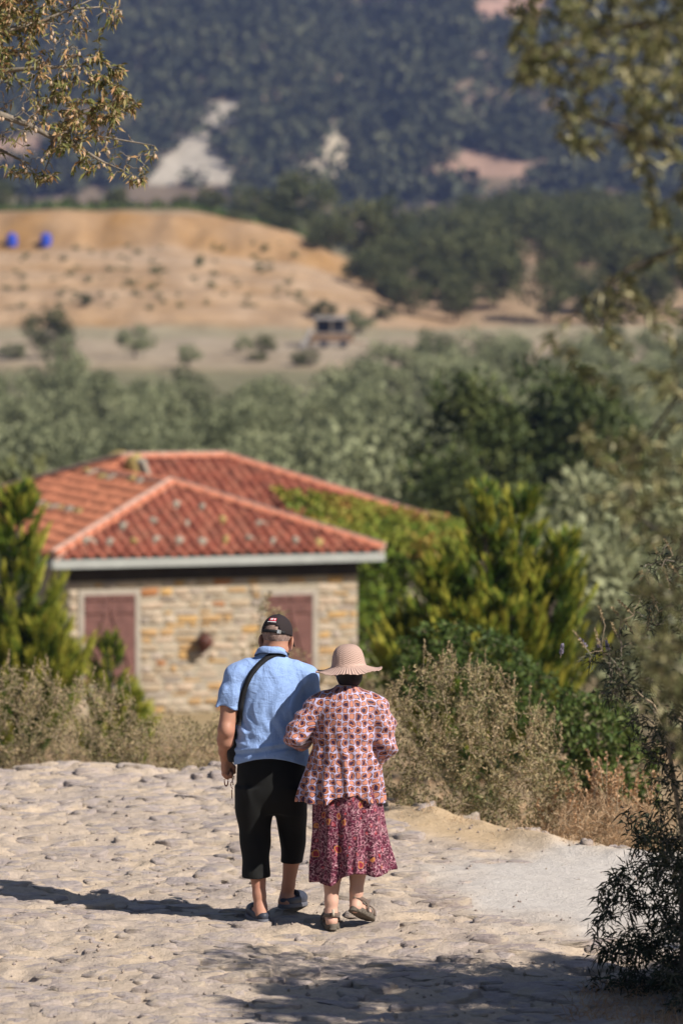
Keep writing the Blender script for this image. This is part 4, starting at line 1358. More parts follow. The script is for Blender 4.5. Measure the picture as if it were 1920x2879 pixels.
t = NT('buckle_metal'); t.color((0.75, 0.75, 0.78)).rough(0.25); t.b.inputs['Metallic'].default_value = 0.9
mb = MB()
for a0, a1 in ((R(19), R(33)), ):
    for a_ in (a0, (a0+a1)/2, a1):
        for e_, rr in ((R(-9.5), 1.05), (R(1.5), 1.05)): mb.v.append(tuple(HM @ headsurf(a_, e_, (0.0835*rr, 0.1035*rr, 0.099))))
    mb.f += [(0, 2, 3, 1), (2, 4, 5, 3)]
o = mb.build('buckle', t.m, cap); sm = o.modifiers.new('thick', 'SOLIDIFY'); sm.thickness = 0.003
mb = MB(); mb.lathe([(0.009, 0), (0.008, 0.004), (0.003, 0.006)], 10, HM @ Matrix.Translation((0, -0.012, 0.1355))); mb.build('button', CAPC, cap, True)
# embroidered badge: red panel with white letters and a white line below
t = NT('badge_red'); t.color((0.55, 0.02, 0.05)).rough(0.7); M_BRED = t.m
t = NT('badge_white'); t.color((0.80, 0.76, 0.78)).rough(0.7); M_BWH = t.m
def on_cap(a_, e_, rr): return HM @ headsurf(a_, e_, (0.0835*rr, 0.1035*rr, 0.099*rr))
def patch(name, a0, a1, e0, e1, rr, mat, n=10):
    mb = MB()
    for k in range(n+1):
        a_ = a0 + (a1-a0)*k/n
        for e_ in (e0, e1): mb.v.append(tuple(on_cap(a_, e_, rr)))
    for k in range(n): mb.f.append((2*k, 2*k+2, 2*k+3, 2*k+1))
    return mb.build(name, mat, cap, True)
BA0, BA1 = R(-29), R(10)
patch('badge', BA0 + R(2), BA1, R(30), R(42), 1.035, M_BRED)
def stroke(segs, mat, name, rr=1.047, wd=0.0016):
    mb = MB()
    for (x0, y0), (x1, y1) in segs:
        p0 = on_cap(x0, y0, rr); p1 = on_cap(x1, y1, rr)
        d = (p1 - p0).normalized(); nr = (p0 - HD).normalized(); sd = d.cross(nr)*wd
        mb.add([p0 - sd, p0 + sd, p1 + sd, p1 - sd], [(0, 1, 2, 3)])
    mb.build(name, mat, cap)
def glyph(ch, x0, w, y0, h):
    G = {'C': [((1,1),(0,1)),((0,1),(0,0)),((0,0),(1,0))], 'R': [((0,0),(0,1)),((0,1),(1,1)),((1,1),(1,.5)),((1,.5),(0,.5)),((.4,.5),(1,0))],
         'F': [((0,0),(0,1)),((0,1),(1,1)),((0,.5),(.8,.5))], 'V': [((0,1),(.5,0)),((.5,0),(1,1))]}[ch]
    return [((x0+w*a[0], y0+h*a[1]), (x0+w*b[0], y0+h*b[1])) for a, b in G]
segs = []
for k, ch in enumerate('CRFV'):
    segs_ = glyph(ch, BA0 + R(4.5) + R(8.6)*k, R(5.0), R(32.5), R(7))
    if ch == 'C': stroke(segs_, M_BRED, 'letter', 1.05, 0.0012); stroke(segs_, CAPC, 'letter', 1.046, 0.0022)
    else: stroke(segs_, M_BWH, 'letter')
wig = [((BA0 + R(39)*k/14, R(26 + (1.2 if k % 2 else 0))), (BA0 + R(39)*(k+1)/14, R(26 + (1.2 if (k+1) % 2 else 0)))) for k in range(14)]
stroke(wig, M_BWH, 'letter', 1.04, 0.0022)

# --- shoes: low blue-grey clogs with a heel strap
t = NT('clog_rubber'); co = t.coord()
t.color(t.ramp(t.noise(co, 12, 4), [(0.3, (0.025, 0.028, 0.042)), (0.7, (0.05, 0.055, 0.078))])).rough(0.5); M_CLOG = t.m
M_SOLE = m_plain('clog_sole', (0.11, 0.11, 0.13), 0.7)
def clog(M, parent):
    f = Field((-0.07, -0.16, -0.01), (0.07, 0.16, 0.10), 0.005)
    f.ell((0, 0.045, 0.035), (0.051, 0.098, 0.048), 0.01)
    f.ell((0, -0.06, 0.03), (0.047, 0.08, 0.042), 0.03)
    f.F = np.maximum(f.F, -np.maximum(f.F + 0.009, -(f.ax[2][None, None, :] - 0.028) + 0*f.F))
    f.cut(lambda X, Y, Z: np.maximum(0.0 - Z, Z - (0.052 + np.clip((Y + 0.02)*0.9, 0, 0.06))))
    V, F = f.mesh('shoe', 1)
    o = obj('shoe', mesh_np('shoe', V, F, smooth=True), M_CLOG, parent); o.matrix_local = M
    g = Field((-0.07, -0.16, -0.02), (0.07, 0.16, 0.03), 0.005)
    g.ell((0, 0.045, 0.0), (0.053, 0.1, 0.05), 0.01); g.ell((0, -0.06, 0.0), (0.049, 0.083, 0.05), 0.03)
    g.cut(lambda X, Y, Z: np.abs(Z - 0.004) - 0.013)
    V, F = g.mesh('sole', 1); obj('sole', mesh_np('sole', V, F, smooth=True), M_SOLE, o)
    mb = MB()
    for k in range(13):
        a_ = math.pi + math.pi*k/12
        for dz in (0.0, 0.02): mb.v.append((0.047*math.cos(a_), -0.01 + 0.0*dz + 0.072*math.sin(a_)*0.25 , 0.055 + dz + 0.02*abs(math.sin(a_))))
    for k in range(12): mb.f.append((2*k, 2*k+2, 2*k+3, 2*k+1))
    s = mb.build('strap', M_CLOG, o, True); sm = s.modifiers.new('thick', 'SOLIDIFY'); sm.thickness = 0.004
    return o
clog(Matrix.Translation((-0.075, -0.045, 0.012)) @ Matrix.Rotation(R(17), 4, 'Z'), man)
clog(Matrix.Translation((0.115, 0.21, 0.045)) @ Matrix.Rotation(R(-26), 4, 'Z') @ Matrix.Rotation(R(-4), 4, 'X'), man)
# ================================================================== the woman
WX, WY = 0.029, 20.85
wom = empty('person', (WX, WY, 0.0))
tag(wom, 'woman in straw-coloured sun hat, printed jacket and burgundy skirt, arm in arm with the man', 'person')
wx = lambda px: (px - 975) * 0.00193
wz = lambda py: CAMZ - (py - 800) * 0.0019313
HD2 = Vector((0.008, 0.05, 1.425))
HM2 = Matrix.Translation(HD2) @ Matrix.Rotation(R(4), 4, 'Z') @ Matrix.Rotation(R(-8), 4, 'X') @ Matrix.Rotation(R(-3), 4, 'Y')
def hq(x, y, z):
    q = HM2 @ Vector((x, y, z)); return (q.x, q.y, q.z)
f = Field((-0.38, -0.16, -0.01), (0.32, 0.40, 1.56), 0.0052)
f.ell(hq(0, -0.01, 0.03), (0.072, 0.088, 0.085), 0.01, HM2)
f.ell(hq(0, 0.025, -0.048), (0.052, 0.063, 0.062), 0.035, HM2)
f.ell(hq(0, 0.055, -0.09), (0.026, 0.026, 0.02), 0.025, HM2)
f.cone(hq(0, 0.082, 0.01), hq(0, 0.103, -0.025), 0.008, 0.012, 0.012)
for sx in (-1, 1):
    f.ell(hq(sx*0.028, 0.077, 0.02), (0.02, 0.012, 0.008), 0.012, HM2)
    f.ell(hq(sx*0.028, 0.08, -0.008), (0.012, 0.011, 0.009), 0.006, HM2)
    f.ell(hq(sx*0.075, 0.0, -0.02), (0.008, 0.02, 0.03), 0.008, HM2 @ Matrix.Rotation(sx*R(20), 4, 'Z'))
f.ell(hq(0, 0.082, -0.05), (0.021, 0.011, 0.007), 0.008, HM2)
f.ell(hq(0, 0.08, -0.062), (0.018, 0.011, 0.007), 0.008, HM2)
f.cone((0, 0.0, 1.25), hq(0, -0.01, -0.05), 0.055, 0.052, 0.03)
f.loft([(0.55, 0, 0.02, .15, .12), (0.75, 0, 0.01, .165, .135), (0.90, 0, 0.02, .15, .12), (1.1, 0, 0.01, .145, .11), (1.22, 0, 0.0, .145, .09), (1.30, 0, 0, .07, .06)], 0.03)
WLE, WLW = (-0.292, -0.03, 1.06), (-0.20, 0.19, 1.03)
f.chain([(-0.16, 0, 1.225, 0.045), WLE + (0.037,), WLW + (0.025,)], 0.02)
WRE, WRW = (0.212, -0.03, 1.01), (0.10, 0.19, 1.0)
f.chain([(0.165, 0, 1.225, 0.045), WRE + (0.037,), WRW + (0.025,)], 0.02)
for (hx, hy, hz), sx in ((WLW, 1), (WRW, -1)):
    f.ell((hx + sx*0.02, hy + 0.035, hz), (0.034, 0.036, 0.02), 0.014)
    for i in range(4):
        b0 = (hx + sx*(0.035 + 0.004*i), hy + 0.055 - 0.008*i, hz + 0.018 - 0.014*i)
        ln = (0.026, 0.029, 0.027, 0.022)[i]
        f.chain([b0 + (0.0085,), (b0[0] + sx*ln, b0[1] + 0.01, b0[2] - 0.004, 0.008), (b0[0] + sx*(ln + 0.008), b0[1] - 0.016, b0[2] - 0.008, 0.0072)], 0.005)
    f.chain([(hx + sx*0.012, hy + 0.03, hz + 0.016, 0.0105), (hx + sx*0.035, hy + 0.035, hz + 0.04, 0.0095), (hx + sx*0.056, hy + 0.03, hz + 0.042, 0.0082)], 0.008)
f.chain([(-0.08, 0.0, 0.62, 0.075), (-0.078, 0.02, 0.42, 0.052), (-0.08, -0.02, 0.30, 0.054), (-0.084, -0.055, 0.15, 0.034), (-0.085, -0.06, 0.09, 0.032)], 0.02)
f.chain([(-0.083, -0.085, 0.045, 0.029), (-0.085, -0.02, 0.052, 0.031), (-0.10, 0.10, 0.034, 0.027), (-0.108, 0.145, 0.03, 0.02)], 0.02)
f.cone((-0.085, -0.06, 0.09), (-0.083, -0.085, 0.05), 0.032, 0.029, 0.02)
f.chain([(0.08, 0.0, 0.62, 0.075), (0.066, 0.03, 0.44, 0.051), (0.062, -0.005, 0.33, 0.052), (0.052, -0.035, 0.20, 0.034), (0.05, -0.03, 0.155, 0.031)], 0.02)
f.chain([(0.048, -0.055, 0.118, 0.029), (0.07, 0.0, 0.105, 0.031), (0.112, 0.10, 0.058, 0.027), (0.128, 0.14, 0.045, 0.02)], 0.02)
f.cone((0.05, -0.03, 0.155), (0.048, -0.055, 0.12), 0.031, 0.029, 0.02)
f.build('body', SKIN_W, wom)
# dark short hair
f = Field((-0.12, -0.12, 1.30), (0.13, 0.16, 1.55), 0.005)
f.ell(hq(0, -0.012, 0.015), (0.074, 0.088, 0.078), 0.01, HM2)
f.ell(hq(0, -0.04, -0.035), (0.07, 0.06, 0.055), 0.03, HM2)
f.ell(hq(0, -0.035, -0.075), (0.062, 0.045, 0.045), 0.03, HM2)
Hi2 = np.array(HM2.inverted())
f.cut(lambda X, Y, Z: (Hi2[1, 0]*X + Hi2[1, 1]*Y + Hi2[1, 2]*Z + Hi2[1, 3]) - 0.035)
t = NT('dark_hair'); t.color((0.012, 0.009, 0.012)).rough(0.5); t.normal(t.bump(t.noise(t.mapping(t.coord(), (1, 1, .2)), 220, 3), 0.6, 0.004))
f.build('hair', t.m, wom)
t = NT('earring_gold'); t.color((0.6, 0.35, 0.12)).rough(0.3); t.b.inputs['Metallic'].default_value = 1
mb = MB(); q = hq(0.083, 0.0, -0.052); mb.lathe([(0.001, -.005), (0.005, 0), (0.001, .005)], 8, Matrix.Translation(q)); mb.build('earring', t.m, wom, True)

# --- sun hat: chevron knit crown and a pleated, drooping brim
HT = Matrix.Translation((wx(979) + 0.002, 0.035, wz(1876))) @ Matrix.Rotation(R(-3.5), 4, 'Y') @ Matrix.Rotation(R(-2), 4, 'X')
prof = [(0.0, 0.118), (0.022, 0.1165), (0.042, 0.111), (0.06, 0.099), (0.073, 0.082), (0.081, 0.06), (0.086, 0.035), (0.089, 0.012), (0.093, 0.001), (0.098, -0.004),
        (0.112, -0.010), (0.130, -0.018), (0.147, -0.025), (0.163, -0.030), (0.176, -0.032), (0.182, -0.032)]
NS = 120; V = []; UV = []
dist = 0
for i, (r, z) in enumerate(prof):
    if i: dist += math.hypot(r - prof[i-1][0], z - prof[i-1][1])
    for k in range(NS):
        a_ = 2*math.pi*k/NS
        br = max(0, (r - 0.098) / 0.083)
        zz = z + br*(0.0018*math.sin(a_*30) + 0.0035*math.sin(a_*7 + 1) * br + 0.012*math.sin(a_ - 0.3)*br*0.3)
        zz += br*br*0.010*abs(math.cos(a_))**3
        rr = r*(1 + 0.02*math.sin(a_*2 + 1)*(1 if z > 0 else 0))
        V.append(HT @ Vector((rr*math.cos(a_), rr*math.sin(a_)*1.03, zz))); UV.append((a_/(2*math.pi), dist, br))
F = [(i*NS+k, i*NS+(k+1) % NS, (i+1)*NS+(k+1) % NS, (i+1)*NS+k) for i in range(len(prof)-1) for k in range(NS)]
me = mesh_np('sun_hat', np.array(V), np.array(F)[:, ::-1], smooth=True); set_attr(me, 'pat', UV, 'FLOAT_VECTOR')
t = NT('knit_straw')
pv = t.attr('pat', 'Vector'); sp = t.node('ShaderNodeSeparateXYZ'); t.l.new(pv, sp.inputs[0])
zig = t.math('PINGPONG', t.math('MULTIPLY', sp.outputs[0], 22.0), 0.5)
ph = t.math('ADD', t.math('MULTIPLY', sp.outputs[1], 95.0), t.math('MULTIPLY', zig, 1.5))
wv = t.math('SINE', t.math('MULTIPLY', ph, 6.2832))
ple = t.math('SINE', t.math('MULTIPLY', sp.outputs[0], 6.2832*60))
brf = t.math('GREATER_THAN', sp.outputs[2], 0.001)
hh = t.math('ADD', t.math('MULTIPLY', wv, t.math('SUBTRACT', 1.0, brf)), t.math('MULTIPLY', ple, brf))
hh = t.math('ADD', hh, t.math('MULTIPLY', t.noise(t.coord(), 300, 3), 0.8))
t.color(t.mix(t.math('MULTIPLY_ADD', hh, 0.25, 0.45), (0.41, 0.265, 0.215), (0.57, 0.40, 0.335))).rough(0.9)
t.normal(t.bump(hh, 0.6, 0.004))
hat = obj('sun_hat', me, t.m, wom)
sm = hat.modifiers.new('thick', 'SOLIDIFY'); sm.thickness = 0.003; sm.offset = 0
mb = MB()
for k in range(48):
    a_ = 2*math.pi*k/48
    for r, z in ((0.0895, 0.012), (0.094, 0.006), (0.0945, -0.001)): mb.v.append(tuple(HT @ Vector((r*math.cos(a_), r*math.sin(a_)*1.03, z))))
for k in range(48):
    for i in range(2): mb.f.append((k*3+i, k*3+i+1, ((k+1) % 48)*3+i+1, ((k+1) % 48)*3+i))
mb.build('hat_band', t.m, hat, True)

# --- printed jacket
def jac_wr(X, Y, Z):
    a_ = np.arctan2(X + 0.01, -(Y - 0.02))
    low = np.clip((1.02 - Z)*3.2, 0, 1)
    w = (0.013*np.sin(a_*11 + 1.5*np.sin(Z*9)) + 0.007*np.sin(a_*19 + Z*8)) * low
    w = w + 0.006*np.sin((Z + 0.4*np.abs(X))*52 + 4*X) * np.exp(-((Z - 1.02)/0.1)**2) * np.clip(np.abs(X)*6, 0.1, 1)
    w = w + 0.004*np.sin(a_*14 + Z*22)*np.clip((1.2 - Z)*5, 0, 1)
    return -w
f = Field((-0.40, -0.24, 0.66), (0.32, 0.28, 1.36), 0.0056)
f.loft([(0.68, -0.03, 0.02, .235, .19), (0.76, -0.025, 0.02, .222, .18), (0.88, -0.012, 0.02, .20, .165), (1.0, -0.004, 0.018, .186, .15), (1.12, 0.0, 0.01, .178, .138), (1.21, 0.0, 0.005, .172, .12), (1.265, 0.0, 0.005, .15, .10), (1.30, 0.0, 0.008, .10, .078), (1.32, 0.0, 0.012, .066, .062), (1.328, 0, .014, .06, .058)], 0.02)
f.sleeve([(-0.115, 0.0, 1.245, 0.058), (-0.165, -0.006, 1.21, 0.058), (-0.23, -0.02, 1.13, 0.056), (-0.28, -0.03, 1.06, 0.055), (-0.25, 0.07, 1.02, 0.052), (-0.21, 0.16, 1.02, 0.05)], 0.022, (-0.217, 0.145, 1.02), (0.4, 0.9, 0), 0.04)
f.sleeve([(0.115, 0.0, 1.24, 0.058), (0.165, -0.006, 1.205, 0.058), (0.20, -0.02, 1.11, 0.058), (0.205, -0.03, 1.0, 0.06), (0.175, 0.07, 0.965, 0.057), (0.125, 0.15, 0.985, 0.05)], 0.022, (0.135, 0.135, 0.98), (-0.5, 0.85, 0), 0.04)
f.wrinkle(jac_wr)
f.wrinkle(lambda X, Y, Z: -0.0045*np.sin(Z*70 + X*40 + Y*30)*np.clip((np.abs(X) - 0.19)*16, 0, 1)*np.clip((Z - 0.92)*12, 0, 1))
def jac_hem(X, Y, Z):
    mid = 1/(1 + np.exp((np.abs(X + 0.005) - 0.085)*90))
    return 0.690 + 0.045*mid*np.clip(-Y*20, 0, 1) + 0.006*np.sin(X*21) - 0.03*np.clip(-X - 0.12, 0, 1) - Z
f.cut(jac_hem)
f.hollow(lambda X, Y, Z: Z - 0.80, 0.013)
V, Fq = f.mesh('jacket', 1)
# pattern coordinates: round the trunk, along and round the sleeves
def seg_coord(Vv, pts):
    best = np.full(len(Vv), 1e9); al = np.zeros(len(Vv)); an = np.zeros(len(Vv)); acc = 0
    refn = np.cross(np.array(pts[3]) - np.array(pts[1]), np.array(pts[5]) - np.array(pts[3])); refn = refn / np.linalg.norm(refn)
    for p, q in zip(pts[:-1], pts[1:]):
        p = np.array(p[:3]); q = np.array(q[:3]); d = q - p; L = np.linalg.norm(d); d /= L
        tt = np.clip((Vv - p) @ d, 0, L); rel = Vv - p - tt[:, None]*d; dd = np.linalg.norm(rel, axis=1)
        ref = refn; e1 = ref - d*(ref @ d); e1 /= np.linalg.norm(e1); e2 = np.cross(d, e1)
        m = dd < best
        best[m] = dd[m]; al[m] = acc + tt[m]; an[m] = np.arctan2(rel[m] @ e2, rel[m] @ e1); acc += L
    return best, al, an
LP = [(-0.12, 0.0, 1.245), (-0.172, -0.006, 1.21), (-0.235, -0.02, 1.13), (-0.283, -0.03, 1.06), (-0.25, 0.07, 1.02), (-0.21, 0.16, 1.02)]
RP = [(0.12, 0.0, 1.24), (0.17, -0.006, 1.205), (0.203, -0.02, 1.11), (0.208, -0.03, 1.0), (0.175, 0.07, 0.965), (0.125, 0.15, 0.985)]
ang = np.arctan2(V[:, 0] + 0.01, -(V[:, 1] - 0.02))
rad = np.interp(V[:, 2], [0.68, 0.88, 1.1, 1.25], [0.205, 0.19, 0.175, 0.16])
pu = np.clip(V[:, 0], -0.3, 0.3)*0.35 + ang*rad*0.72; pv_ = V[:, 2].copy()
for pts, sx in ((LP, -1), (RP, 1)):
    b, al, an = seg_coord(V, pts)
    tr = np.interp(V[:, 2], [0.68, 0.88, 1.0, 1.12, 1.21], [.246, .21, .195, .185, .16])
    m = (b < 0.09) & (al > 0.06) & (sx*V[:, 0] > tr - 0.035) & (V[:, 2] > 0.88)
    pu[m] = sx*0.5 + 1.2*(V[m, 0] + sx*V[m, 1]); pv_[m] = V[m, 2]*1.12 + 0.013
me = mesh_np('printed_jacket', V, Fq, smooth=True)
set_attr(me, 'pat', np.stack([pu, pv_, np.zeros(len(pu))], 1), 'FLOAT_VECTOR')
t = NT('retro_print')
pvn = t.attr('pat', 'Vector')
nz = t.node('ShaderNodeTexNoise'); t.l.new(pvn, nz.inputs['Vector']); nz.inputs['Scale'].default_value = 22; nz.inputs['Detail'].default_value = 2
vm = t.node('ShaderNodeVectorMath', operation='MULTIPLY_ADD'); t.l.new(nz.outputs['Color'], vm.inputs[0]); vm.inputs[1].default_value = (0.042, 0.042, 0); t.l.new(pvn, vm.inputs[2])
sp = t.node('ShaderNodeSeparateXYZ'); t.l.new(vm.outputs[0], sp.inputs[0])
PU, PV = 0.0405, 0.0355
cu = t.math('DIVIDE', sp.outputs[0], PU); cv = t.math('DIVIDE', sp.outputs[1], PV)
fu = t.math('SUBTRACT', t.math('FRACT', cu), 0.5); fv = t.math('SUBTRACT', t.math('FRACT', cv), 0.5)
par = t.math('FLOORED_MODULO', t.math('ADD', t.math('FLOOR', cu), t.math('FLOOR', cv)), 2.0)
def sup(a, b, p): return t.math('POWER', t.math('ADD', t.math('POWER', t.math('ABSOLUTE', a), p), t.math('POWER', t.math('ABSOLUTE', b), p)), 1.0/p)
def less(a, v): return t.math('LESS_THAN', a, v)
d4 = sup(fu, fv, 3.2)                                   # rounded squares
su = t.math('ADD', t.math('MULTIPLY', fu, 0.88), t.math('MULTIPLY', fv, 0.35)); sv = t.math('SUBTRACT', t.math('MULTIPLY', fv, 0.88), t.math('MULTIPLY', fu, 0.35))
d2 = sup(su, sv, 2.4)
WHITE, PURP, PEACH, BROWN = (0.46, 0.40, 0.56), (0.035, 0.012, 0.045), (0.54, 0.215, 0.14), (0.24, 0.064, 0.016)
A = t.mix(less(d4, 0.40), WHITE, PURP); A = t.mix(less(d4, 0.32), A, PEACH)
B = t.mix(less(d4, 0.485), WHITE, BROWN); B = t.mix(less(d2, 0.315), B, PEACH); B = t.mix(less(d2, 0.26), B, PURP)
col = t.mix(par, A, B)
t.color(col).rough(0.6); t.b.inputs['Sheen Weight'].default_value = 0.1
t.normal(t.bump(t.noise(t.mapping(t.coord(), (1, 1, .35)), 30, 4), 0.2, 0.01))
obj('printed_jacket', me, t.m, wom)

# --- burgundy skirt
f = Field((-0.30, -0.28, 0.20), (0.36, 0.32, 0.80), 0.006)
f.loft([(0.22, 0.038, 0.02, .226, .19), (0.31, 0.034, 0.02, .219, .185), (0.45, 0.022, 0.02, .202, .175), (0.62, 0.01, 0.02, .19, .165), (0.78, 0.0, 0.02, .178, .155)], 0.02)
def sk_wr(X, Y, Z):
    a_ = np.arctan2(X - 0.02, -(Y - 0.02)); lo = np.clip((0.72 - Z)*2.2, 0, 1)
    return -(0.012*np.sin(a_*8 + 0.7 + 1.2*Z) + 0.007*np.sin(a_*15 + 2 + Z*5) + 0.004*np.sin(a_*27 - Z*9)) * (0.25 + lo)
f.wrinkle(sk_wr)
f.cut(lambda X, Y, Z: (0.305 - 0.062/(1 + np.exp((X + 0.055)*60)) + 0.010*np.sin(X*30)) - Z)
f.hollow(lambda X, Y, Z: Z - 0.42, 0.013)
V, Fq = f.mesh('skirt', 1)
me = mesh_np('skirt', V, Fq, smooth=True)
ang = np.arctan2(V[:, 0] - 0.02, -(V[:, 1] - 0.02))
set_attr(me, 'pat', np.stack([V[:, 0]*0.35 + ang*0.21*0.72, V[:, 2], np.zeros(len(V))], 1), 'FLOAT_VECTOR')
t = NT('paisley_print')
pvn = t.attr('pat', 'Vector')
nz = t.node('ShaderNodeTexNoise'); t.l.new(pvn, nz.inputs['Vector']); nz.inputs['Scale'].default_value = 38; nz.inputs['Detail'].default_value = 3
vm = t.node('ShaderNodeVectorMath', operation='MULTIPLY_ADD'); t.l.new(nz.outputs['Color'], vm.inputs[0]); vm.inputs[1].default_value = (0.03, 0.03, 0); t.l.new(pvn, vm.inputs[2])
wv = vm.outputs[0]
rings = t.math('SINE', t.math('MULTIPLY', t.voro(wv, 21), 17.0))
lines = t.math('GREATER_THAN', rings, 0.9)
squig = t.math('LESS_THAN', t.math('ABSOLUTE', t.math('SUBTRACT', t.noise(wv, 40, 2, 0.5), 0.5)), 0.014)
base = t.mix(t.math('GREATER_THAN', t.noise(pvn, 28, 2), 0.52), (0.06, 0.006, 0.02), (0.11, 0.012, 0.036))
c = t.mix(t.math('LESS_THAN', t.voro(wv, 21), 0.22), base, (0.30, 0.022, 0.03))
c = t.mix(lines, c, (0.36, 0.14, 0.18))
c = t.mix(squig, c, (0.46, 0.27, 0.30))
d = t.voro(t.mapping(wv, loc=(0.3, 0.1, 0)), 11, rnd=0.9)
c = t.mix(t.math('LESS_THAN', d, 0.24), c, (0.42, 0.16, 0.05)); c = t.mix(t.math('LESS_THAN', d, 0.18), c, (0.20, 0.012, 0.03))
t.color(c).rough(0.7)
t.normal(t.bump(t.noise(t.mapping(t.coord(), (1, 1, .3)), 26, 4), 0.2, 0.01))
obj('skirt', me, t.m, wom)

# --- sandals
M_SAND = m_cloth('sandal_webbing', (0.13, 0.09, 0.07), 0.15, 0.4, 300)
M_SSOLE = m_plain('sandal_sole', (0.115, 0.095, 0.075), 0.8, 0.2, 20, 0.5, 60)
M_TRIM = m_plain('sandal_trim', (0.42, 0.36, 0.28), 0.7)
def sandal(M, parent):
    g = Field((-0.07, -0.16, -0.03), (0.07, 0.16, 0.04), 0.005)
    g.ell((0, 0.05, 0.0), (0.046, 0.09, 0.06), 0.01); g.ell((0, -0.062, 0.0), (0.041, 0.08, 0.06), 0.03)
    g.wrinkle(lambda X, Y, Z: 0.004*np.sign(np.sin(Y*190))*(Z < -0.004))
    g.cut(lambda X, Y, Z: np.abs(Z - 0.004) - 0.017)
    V, F = g.mesh('sole', 1)
    root = obj('sandal', mesh_np('sandal', V, F, smooth=True), M_SSOLE, parent); root.matrix_local = M
    def band(pts, wd, mat, name):
        mb = MB()
        for q, w in pts:
            q = Vector(q); w = Vector(w); mb.v.append(tuple(q - w*wd/2)); mb.v.append(tuple(q + w*wd/2))
        for k in range(len(pts)-1): mb.f.append((2*k, 2*k+2, 2*k+3, 2*k+1))
        o = mb.build(name, mat, root, True); sm = o.modifiers.new('thick', 'SOLIDIFY'); sm.thickness = 0.005; sm.offset = 0
        return o
    # heel collar
    pts = []
    for k in range(15):
        a_ = math.pi + math.pi*k/14
        pts.append(((0.042*math.cos(a_), -0.055 + 0.078*math.sin(a_), 0.074 - 0.012*abs(math.cos(a_))), (0, 0.15, 1)))
    band(pts, 0.022, M_SAND, 'heel_strap')
    for sx in (-1, 1):
        band([((sx*0.043, -0.05, 0.066), (0, 1, .3)), ((sx*0.044, -0.03, 0.035), (0, 1, .2)), ((sx*0.043, -0.02, 0.012), (0, 1, 0))], 0.026, M_SAND, 'side_strap')
        band([((sx*0.036, -0.05, 0.058), (0, 0.4, 1)), ((sx*0.036, 0.0, 0.074), (0, 0.4, 1)), ((sx*0.02, 0.03, 0.083), (0, .8, .5)), ((0, 0.035, 0.086), (0, 1, .3))], 0.02, M_SAND, 'instep_strap')
    pts = [((0.046*math.cos(a_), 0.075, 0.012 + 0.052*math.sin(a_)), (0, 1, 0)) for a_ in np.linspace(0, math.pi, 11)]
    band(pts, 0.032, M_SAND, 'toe_strap')
    band([((0, -0.137, 0.062), (1, 0, 0)), ((0, -0.138, 0.078), (1, 0, 0)), ((0, -0.134, 0.102), (1, 0, 0))], 0.014, M_TRIM, 'pull_tab')
    return root
sandal(Matrix.Translation((-0.088, 0.015, 0.014)) @ Matrix.Rotation(R(6), 4, 'Z'), wom)
sandal(Matrix.Translation((0.083, 0.03, 0.065)) @ Matrix.Rotation(R(-23), 4, 'Z') @ Matrix.Rotation(R(-21), 4, 'X'), wom)
# ------------------------------------------------------------------ vegetation
BARK_G = m_plain('grey_bark', (0.20, 0.165, 0.13), 0.9, 0.3, 12, 0.6, 40)
BARK_D = m_plain('dark_bark', (0.085, 0.065, 0.05), 0.95, 0.3, 12, 0.6, 40)
TWIG = m_plain('dry_twig', (0.30, 0.23, 0.155), 0.9, 0.25, 20)
L_DRAB = m_leaf('drab_leaf', [(0.0, (0.09, 0.09, 0.035)), (0.45, (0.215, 0.185, 0.085)), (0.75, (0.34, 0.265, 0.14)), (1.0, (0.44, 0.315, 0.185))], 0.3)
L_GREEN = m_leaf('green_leaf', [(0.0, (0.03, 0.06, 0.012)), (0.6, (0.085, 0.125, 0.026)), (1.0, (0.17, 0.20, 0.055))], 0.35)
L_VITEX = m_leaf('dark_lance_leaf', [(0.0, (0.022, 0.03, 0.014)), (0.6, (0.05, 0.06, 0.032)), (0.9, (0.17, 0.145, 0.085)), (1.0, (0.33, 0.27, 0.18))], 0.2)
L_ALM = m_leaf('almond_leaf', [(0.0, (0.07, 0.085, 0.02)), (0.4, (0.19, 0.185, 0.06)), (0.65, (0.34, 0.26, 0.11)), (0.82, (0.48, 0.26, 0.12)), (1.0, (0.54, 0.36, 0.22))], 0.35)
L_OLIVE = m_leaf('olive_leaf', [(0.0, (0.06, 0.07, 0.025)), (0.5, (0.17, 0.17, 0.07)), (0.8, (0.38, 0.34, 0.17)), (1.0, (0.52, 0.46, 0.28))], 0.3, 0.4)
L_OLIVEF = m_leaf('olive_crown', [(0.0, (0.105, 0.115, 0.055)), (0.5, (0.25, 0.265, 0.14)), (1.0, (0.42, 0.42, 0.24))], 0.35, 0.6, True)
L_OAK = m_leaf('oak_crown', [(0.0, (0.035, 0.045, 0.016)), (0.5, (0.085, 0.095, 0.033)), (1.0, (0.165, 0.165, 0.065))], 0.15, 0.6, True)
L_PINE = m_leaf('pine_crown', [(0.0, (0.026, 0.04, 0.012)), (0.55, (0.068, 0.09, 0.024)), (1.0, (0.15, 0.165, 0.045))], 0.2, 0.6, True)
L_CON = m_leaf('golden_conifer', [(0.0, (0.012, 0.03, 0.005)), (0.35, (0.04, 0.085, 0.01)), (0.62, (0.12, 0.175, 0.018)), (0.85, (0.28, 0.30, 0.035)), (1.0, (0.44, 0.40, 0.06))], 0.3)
L_VINE = m_leaf('vine_leaf', [(0.0, (0.06, 0.12, 0.015)), (0.35, (0.17, 0.23, 0.025)), (0.65, (0.36, 0.34, 0.06)), (0.88, (0.42, 0.24, 0.06)), (1.0, (0.38, 0.12, 0.06))], 0.35)
L_DRY = m_leaf('dry_grass', [(0.0, (0.34, 0.18, 0.085)), (0.5, (0.48, 0.31, 0.18)), (1.0, (0.58, 0.42, 0.27))], 0.35)
